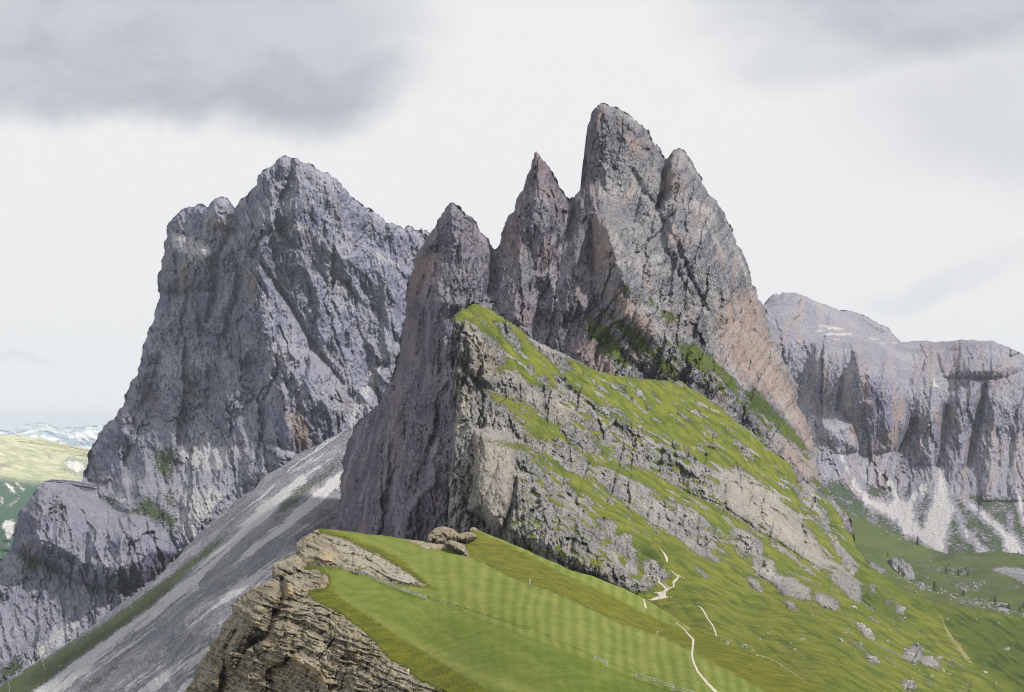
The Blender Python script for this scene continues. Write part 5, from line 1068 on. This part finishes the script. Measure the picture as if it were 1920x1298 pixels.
# ------------------------------------------------------------------ the walker
def skin_body(name, chain, mat, parent):
    """chain: list of (id, parent id, xyz, radius); one continuous skinned surface"""
    me = bpy.data.meshes.new(name); ids = {c[0]: i for i, c in enumerate(chain)}
    me.from_pydata([c[2] for c in chain], [(ids[c[0]], ids[c[1]]) for c in chain if c[1] is not None], [])
    o = bpy.data.objects.new(name, me); COL.objects.link(o); o.parent = parent
    md = o.modifiers.new('skin', 'SKIN'); md.use_smooth_shade = True
    for i, c in enumerate(chain):
        r = c[3]; me.skin_vertices[0].data[i].radius = r if isinstance(r, tuple) else (r, r)
    me.skin_vertices[0].data[0].use_root = True
    sub = o.modifiers.new('sub', 'SUBSURF'); sub.levels = 2; sub.render_levels = 2
    me.materials.append(mat); return o
def walker():
    base = R['B'].at(1234.2, 1118.5, 1.0)
    root = empty('person', base); tag(root, 'hiker in a pale top and dark trousers standing on the bright path junction', 'person')
    skin = plain_mat('skin', (.50, .31, .22), (.56, .36, .26), 9.0); dark = plain_mat('trousers', (.02, .022, .03), (.04, .045, .06), 12.0); top = plain_mat('pale_shirt', (.42, .47, .50), (.55, .60, .62), 10.0); hair = plain_mat('hair', (.03, .02, .015), (.06, .04, .025), 30.0)
    ch = [('pelvis', None, (0, 0, .92), (.14, .10)), ('waist', 'pelvis', (0, 0, 1.08), (.125, .09)), ('chest', 'waist', (0, 0, 1.30), (.16, .11)), ('neckb', 'chest', (0, 0, 1.44), (.07, .065)), ('neck', 'neckb', (0, -.01, 1.50), (.052, .052)), ('head', 'neck', (0, -.02, 1.60), (.078, .092)), ('crown', 'head', (0, -.01, 1.70), (.06, .075))]
    for sg, n in ((-1, 'l'), (1, 'r')):
        st = .10*sg
        ch += [('hip'+n, 'pelvis', (.10*sg, 0, .86), .088), ('knee'+n, 'hip'+n, (.11*sg, -.04+.06*sg, .48), .058), ('shin'+n, 'knee'+n, (.115*sg, .02+.08*sg, .28), .050), ('ank'+n, 'shin'+n, (.12*sg, .05+.10*sg, .08), .038), ('toe'+n, 'ank'+n, (.13*sg, -.12+.10*sg, .035), .036),
               ('sho'+n, 'chest', (.19*sg, 0, 1.38), .055), ('elb'+n, 'sho'+n, (.245*sg, .03, 1.11), .040), ('wri'+n, 'elb'+n, (.25*sg, -.09, .87), .027), ('palm'+n, 'wri'+n, (.25*sg, -.115, .80), (.024, .034))]
        for k, (dx, ln) in enumerate(((-.027, .062), (-.009, .075), (.009, .070), (.027, .055))):
            ch += [('f%d%s' % (k, n), 'palm'+n, (.25*sg, -.125+dx, .765), .009), ('g%d%s' % (k, n), 'f%d%s' % (k, n), (.243*sg, -.13+dx*1.1, .765-ln*.6), .0085), ('h%d%s' % (k, n), 'g%d%s' % (k, n), (.232*sg, -.135+dx*1.1, .765-ln), .0075)]
        ch += [('t1'+n, 'palm'+n, (.235*sg, -.155, .79), .010), ('t2'+n, 't1'+n, (.228*sg, -.165, .755), .009)]
    ch += [('nose', 'head', (0, -.115, 1.60), .014)]
    skin_body('body', ch, skin, root)
    tr = [('p', None, (0, 0, .93), (.155, .115))]; sh = [('w', None, (0, 0, 1.00), (.15, .11)), ('c', 'w', (0, 0, 1.29), (.18, .128)), ('n', 'c', (0, 0, 1.42), (.10, .09))]
    for sg, n in ((-1, 'l'), (1, 'r')):
        tr += [('h'+n, 'p', (.10*sg, 0, .85), .102), ('k'+n, 'h'+n, (.11*sg, -.04+.06*sg, .48), .074), ('a'+n, 'k'+n, (.12*sg, .045+.095*sg, .11), .060)]
        sh += [('s'+n, 'c', (.19*sg, 0, 1.38), .070), ('e'+n, 's'+n, (.238*sg, .02, 1.16), .056)]
    skin_body('trousers', tr, dark, root); skin_body('shirt', sh, top, root)
    skin_body('hair', [('a', None, (0, .01, 1.66), (.088, .10)), ('b', 'a', (0, .02, 1.72), (.06, .07))], hair, root)
    root.rotation_euler = (0, 0, .6)
walker()

# ------------------------------------------------------------------ boulders
rng = random.Random(5)
def boulder_mesh(seed, name='boulder'):
    import bmesh
    bm = bmesh.new(); bmesh.ops.create_icosphere(bm, subdivisions=3, radius=1.0)
    rr = random.Random(seed); planes = []
    for _ in range(13):
        v = np.array([rr.gauss(0, 1), rr.gauss(0, 1), rr.gauss(0, .8)]); v /= np.linalg.norm(v); planes.append((v, rr.uniform(.55, .86)))
    sx, sy, sz = rr.uniform(.85, 1.15), rr.uniform(.7, .95), rr.uniform(.62, .85)
    for v in bm.verts:
        p = np.array(v.co)
        for n, d in planes:
            k = p@n
            if k > d: p = p-n*(k-d)*.94
        q = p+np.array([perlin(np.array([p[(i+1) % 3]*3.1+i]), np.array([p[(i+2) % 3]*3.1+seed]), seed)[0] for i in range(3)])*.06
        v.co = (q[0]*sx, q[1]*sy, q[2]*sz)
    me = bpy.data.meshes.new(name); bm.to_mesh(me); bm.free(); return me
bm1, nt, b = new_mat('boulder_stone')
tc = node(nt, 'ShaderNodeTexCoord'); oi = node(nt, 'ShaderNodeObjectInfo')
n_ = NOISE(nt, VM(nt, 'ADD', tc.outputs['Object'], oi.outputs['Location']), 2.6, 6, .7)
c_ = MIX(nt, STEP(nt, n_, .36, .60), (.13, .127, .122), (.42, .405, .38)); setin(nt, b.inputs['Base Color'], c_)
bp = node(nt, 'ShaderNodeBump'); bp.inputs['Distance'].default_value = .5; lk(nt, n_, bp.inputs['Height']); lk(nt, bp.outputs[0], b.inputs['Normal'])
BM = [boulder_mesh(i+1) for i in range(7)]
for me in BM: me.materials.append(bm1)
def boulder(s, px, py, wpx, label, group, tall=1.0):
    o = bpy.data.objects.new('boulder', rng.choice(BM)); COL.objects.link(o)
    Y = s.Yat(px, py); r = wpx/2*Y/F
    p = s.at(px, py, r*.15); o.location = p; o.scale = (r, r*rng.uniform(.7, 1.1), r*tall*rng.uniform(.8, 1.1)); o.rotation_euler = (rng.uniform(-.25, .25), rng.uniform(.1, .5), rng.uniform(0, 6.28))
    return tag(o, label, 'boulder', group)
for x, y, w, lab in ((350, 375, 150, 'largest pale rounded boulder just above the path junction'), (405, 322, 115, 'pale boulder touching the largest one above the path junction'), (505, 510, 105, 'knobbly grey boulder between the two branches of the zigzag path'),
                     (620, 475, 95, 'grey boulder upslope from the path branches, beside brown soil'), (625, 590, 62, 'small white boulder nearest the top of the path junction'), (135, 155, 66, 'white boulder on the dark turf left of the upper path'), (40, 135, 80, 'pale boulder on the rim of the cliff above the path junction')):
    boulder(R['B'], ZJ[0]+x/ZJ[2], ZJ[1]+y/ZJ[2], w/ZJ[2], lab, 'boulders round the path junction')
SL = [(960, 825, 55), (1000, 930, 66), (1040, 962, 66), (990, 1030, 40), (1070, 1002, 30), (1150, 1020, 28), (1160, 955, 30), (675, 1005, 42), (435, 1005, 24), (250, 1030, 42), (345, 1042, 48), (390, 1065, 34), (625, 1060, 38), (680, 1112, 18), (455, 1130, 17), (1065, 1112, 66), (1100, 1132, 35), (1283, 1090, 60), (1310, 1040, 50), (1345, 1062, 40),
      (1392, 1110, 52), (1440, 1112, 44), (1465, 1180, 40), (1497, 1200, 28), (1345, 1140, 30), (1270, 1260, 76), (1212, 1095, 28), (1400, 1212, 38), (1702, 1190, 44), (1760, 1250, 30), (1230, 835, 46), (1157, 797, 28), (1250, 882, 22), (1182, 902, 24), (1070, 702, 24), (1078, 740, 18), (1490, 890, 20), (1642, 890, 25), (1780, 912, 20), (1570, 905, 17), (1820, 1062, 40),
      (1580, 1202, 24), (885, 1012, 44), (912, 965, 24), (945, 972, 24), (770, 692, 15), (690, 617, 19), (742, 637, 19), (730, 872, 24), (935, 945, 18), (1020, 1050, 20), (1240, 1010, 24), (1250, 1060, 26), (1330, 1110, 26), (1380, 1075, 24), (1415, 1150, 30), (1500, 1125, 24), (1190, 1000, 16), (1120, 985, 14), (1300, 1150, 30), (1330, 1180, 22), (1350, 1200, 18), (1420, 1240, 16), (1470, 1270, 14),
      (1290, 1220, 20), (1240, 1240, 22), (1310, 1270, 26), (500, 960, 14), (480, 970, 20), (540, 1000, 12), (610, 1025, 22), (640, 1075, 16), (570, 905, 10), (445, 860, 9), (345, 965, 9)]
SPEC = {0: 'grey boulder half sunk in the green slope below the lowest cliff corner', 25: 'craggy grey boulder nearest the bottom edge of the photo, on the bright green slope', 15: 'large rough boulder above the bottom edge, in the middle of the lower right slope', 20: 'biggest boulder of the cluster on the lower right slope',
        28: 'flat pale boulder alone on the green slope right of the big cluster', 40: 'reddish-grey boulder patch far right, below the brown soil strip', 30: 'tall boulder on the dark green slope close under the skyline', 7: 'pale boulder alone on the open slope right of the meadow paths'}
for i, (x, y, w) in enumerate(SL):
    w2 = w
    boulder(R['B'], Z6[0]+x/3, Z6[1]+y/3, w2/3, SPEC.get(i, 'grey boulder among many on the green slope at the lower right'), 'boulders scattered on the lower right slope')
# blocks strewn in the high valley
deb = Z(ZV, (60, 590), (240, 700), (480, 730), (700, 790), (1000, 900), (1200, 960), (1440, 990), (1700, 1100), (1950, 1180), (1950, 1240), (1800, 1220), (1600, 1160), (1400, 1120), (1100, 1060), (900, 960), (700, 880), (480, 800), (280, 720))
deb2 = Z(ZV, (950, 760), (1050, 740), (1400, 720), (1450, 780), (1300, 900), (1150, 900), (1000, 830)); deb3 = Z(ZV, (560, 560), (800, 560), (1300, 560), (1300, 640), (1050, 700), (700, 640)); deb4 = Z(ZV, (1600, 820), (1800, 780), (1900, 840), (1700, 870))
cnt = 0; tries = 0
while cnt < 190 and tries < 60000:
    tries += 1; px = rng.uniform(1645, 1918); py = rng.uniform(1040, 1165); A1 = np.array([[px]]), np.array([[py]])
    w = 0
    if inside(*A1, deb)[0, 0]: w = rng.uniform(3, 8.5)
    elif inside(*A1, deb2)[0, 0] or inside(*A1, deb4)[0, 0]: w = rng.uniform(2.4, 6)
    elif inside(*A1, deb3)[0, 0]: w = rng.uniform(2, 4.4)
    elif rng.random() < .015: w = rng.uniform(1.6, 3.2)
    if not w: continue
    cnt += 1; boulder(R['G'], px, py, w, 'pale block among the many strewn over the high valley pasture on the right', 'blocks strewn in the high valley')
for x, y, w, lab in ((600, 800, 13, 'large pale crag block on the valley debris left of the dark tree'), (520, 900, 12, 'rounded pale boulder at the edge of the green skyline below the rock pinnacle'), (1660, 1090, 22, 'biggest rounded boulder in the valley debris near the right edge'), (1500, 1040, 13, 'dark-sided boulder left of the biggest one in the valley debris')):
    boulder(R['G'], ZV[0]+x/ZV[2], ZV[1]+y/ZV[2], w, lab, 'blocks strewn in the high valley')

# ------------------------------------------------------------------ conifers
def conifer_meshes(seed, fat):
    rr = random.Random(seed); V = []; Fc = []
    V, Fc = tube([(0, 0, -.05), (0, 0, .3), (.01, 0, .7), (0, 0, .98)], [.035, .028, .016, .004], 7)
    for _ in range(10):
        z = rr.uniform(.2, .8); a = rr.uniform(0, 6.28); r = fat*(1-z)*.8; k = len(V)
        v2, f2 = tube([(0, 0, z), (r*math.cos(a), r*math.sin(a), z-.02)], [.008, .003], 4); V += v2; Fc += [[i+k for i in q] for q in f2]
    tm = bpy.data.meshes.new('trunk'); tm.from_pydata([tuple(v) for v in V], [], Fc)
    V = []; Fc = []
    for _ in range(900):
        z = rr.random()**1.25*.93+.06; tier = .75+.25*math.cos(z*42); rad = fat*(1.02-z)*tier*(rr.random()**.4)*rr.choice((1, 1, .85, 1.12)); a = rr.uniform(0, 6.28)
        c = np.array([rad*math.cos(a), rad*math.sin(a), z-rad*.25]); s_ = rr.uniform(.02, .045)
        d = np.array([math.cos(a), math.sin(a), -.35]); t = np.array([-math.sin(a), math.cos(a), rr.uniform(-.4, .4)]); k = len(V)
        V += [c-d*s_, c+t*s_*.6, c+d*s_*1.3, c-t*s_*.6]; Fc.append([k, k+1, k+2, k+3])
    cm = bpy.data.meshes.new('crown'); cm.from_pydata([tuple(v) for v in V], [], Fc)
    return tm, cm
bark = plain_mat('bark', (.05, .035, .025), (.09, .07, .05), 9.0); needle = plain_mat('needles', (.012, .028, .014), (.035, .06, .025), 6.0)
CM = [conifer_meshes(1, .42), conifer_meshes(2, .60)]
for a, b_ in CM: a.materials.append(bark); b_.materials.append(needle)
TR = [(550, 290, 85, 0, 'tall dark conifer against the pale scree fan at the foot of the far mountain'), (770, 872, 92, 1, 'lone broad dark conifer on the debris slope right of the rock pinnacle'), (1138, 945, 62, 1, 'rounded dark conifer above the pale rubble in mid valley'), (1548, 1020, 62, 0, 'dark conifer behind the biggest valley boulder'),
      (1722, 1110, 60, 1, None), (1865, 1140, 50, 1, None), (1908, 1095, 55, 0, None), (918, 655, 75, 1, 'leftmost bushy conifer of the valley group'), (1075, 680, 70, 1, None), (1112, 650, 50, 1, None), (1172, 612, 50, 0, None), (1198, 680, 38, 0, None), (955, 560, 30, 0, None), (975, 625, 34, 0, None), (1383, 635, 32, 0, 'small conifer alone on open pasture right of the tree group'), (1850, 408, 36, 0, 'small conifer on the crest under the white scree at the right edge'), (170, 440, 48, 1, 'small dark conifer on the valley rim left of the rock pinnacle')]
for x, y, h, k, lab in TR:
    s = R['G']; px, py = ZV[0]+x/ZV[2], ZV[1]+y/ZV[2]; Y = s.Yat(px, py); hh = 1.3*h/ZV[2]*Y/F
    root = empty('conifer', s.at(px, py, .5)); root.scale = (hh,)*3; root.rotation_euler = (0, 0, rng.uniform(0, 6.28))
    tag(root, lab or ('dark conifer in the group among rocks in mid valley' if x < 1400 else 'dark conifer beside the rubble near the right edge'), 'conifer', 'conifers in the high valley')
    for nm, me in zip(('trunk', 'crown'), CM[k]):
        c = bpy.data.objects.new(nm, me); COL.objects.link(c); c.parent = root
s = R['D']; px, py = 71, 1202; root = empty('conifer', s.at(px, py, 2)); root.scale = (9,)*3; tag(root, 'single dark conifer at the foot of the blue-grey massif, lower left', 'conifer')
for nm, me in zip(('trunk', 'crown'), CM[0]):
    c = bpy.data.objects.new(nm, me); COL.objects.link(c); c.parent = root
o = boulder(R['E'], 112, 1250, 9, 'dark grey boulder lying on the green band of the scree slope, lower left', 'boulders on the scree slope')
o = boulder(R['D'], 338, 1032, 11, 'pale block at the foot of the massif beside the top of the green band', 'boulders on the scree slope')
#OBJ_END

# ------------------------------------------------------------------ haze
def haze():
    x, y0, y1, z0, z1 = 30000, -800, 56000, -1180, 760
    v = [(-x, y0, z0), (x, y0, z0), (x, y1, z0), (-x, y1, z0), (-x, y0, z1), (x, y0, z1), (x, y1, z1), (-x, y1, z1)]
    f = [[0, 3, 2, 1], [4, 5, 6, 7], [0, 1, 5, 4], [1, 2, 6, 5], [2, 3, 7, 6], [3, 0, 4, 7]]
    m = bpy.data.materials.new('haze'); m.use_nodes = True; nt = m.node_tree; nt.nodes.clear()
    out = node(nt, 'ShaderNodeOutputMaterial'); pv = node(nt, 'ShaderNodeVolumePrincipled')
    pv.inputs['Color'].default_value = (.82, .90, 1.0, 1); pv.inputs['Density'].default_value = 2.5e-5
    pv.inputs['Anisotropy'].default_value = 0.0
    lk(nt, pv.outputs[0], out.inputs['Volume']); m.cycles.homogeneous_volume = True
    o = mesh_obj('haze', v, f, m, smooth_=False); tag(o, 'thin blue mountain haze filling the air', kind='stuff')
haze()
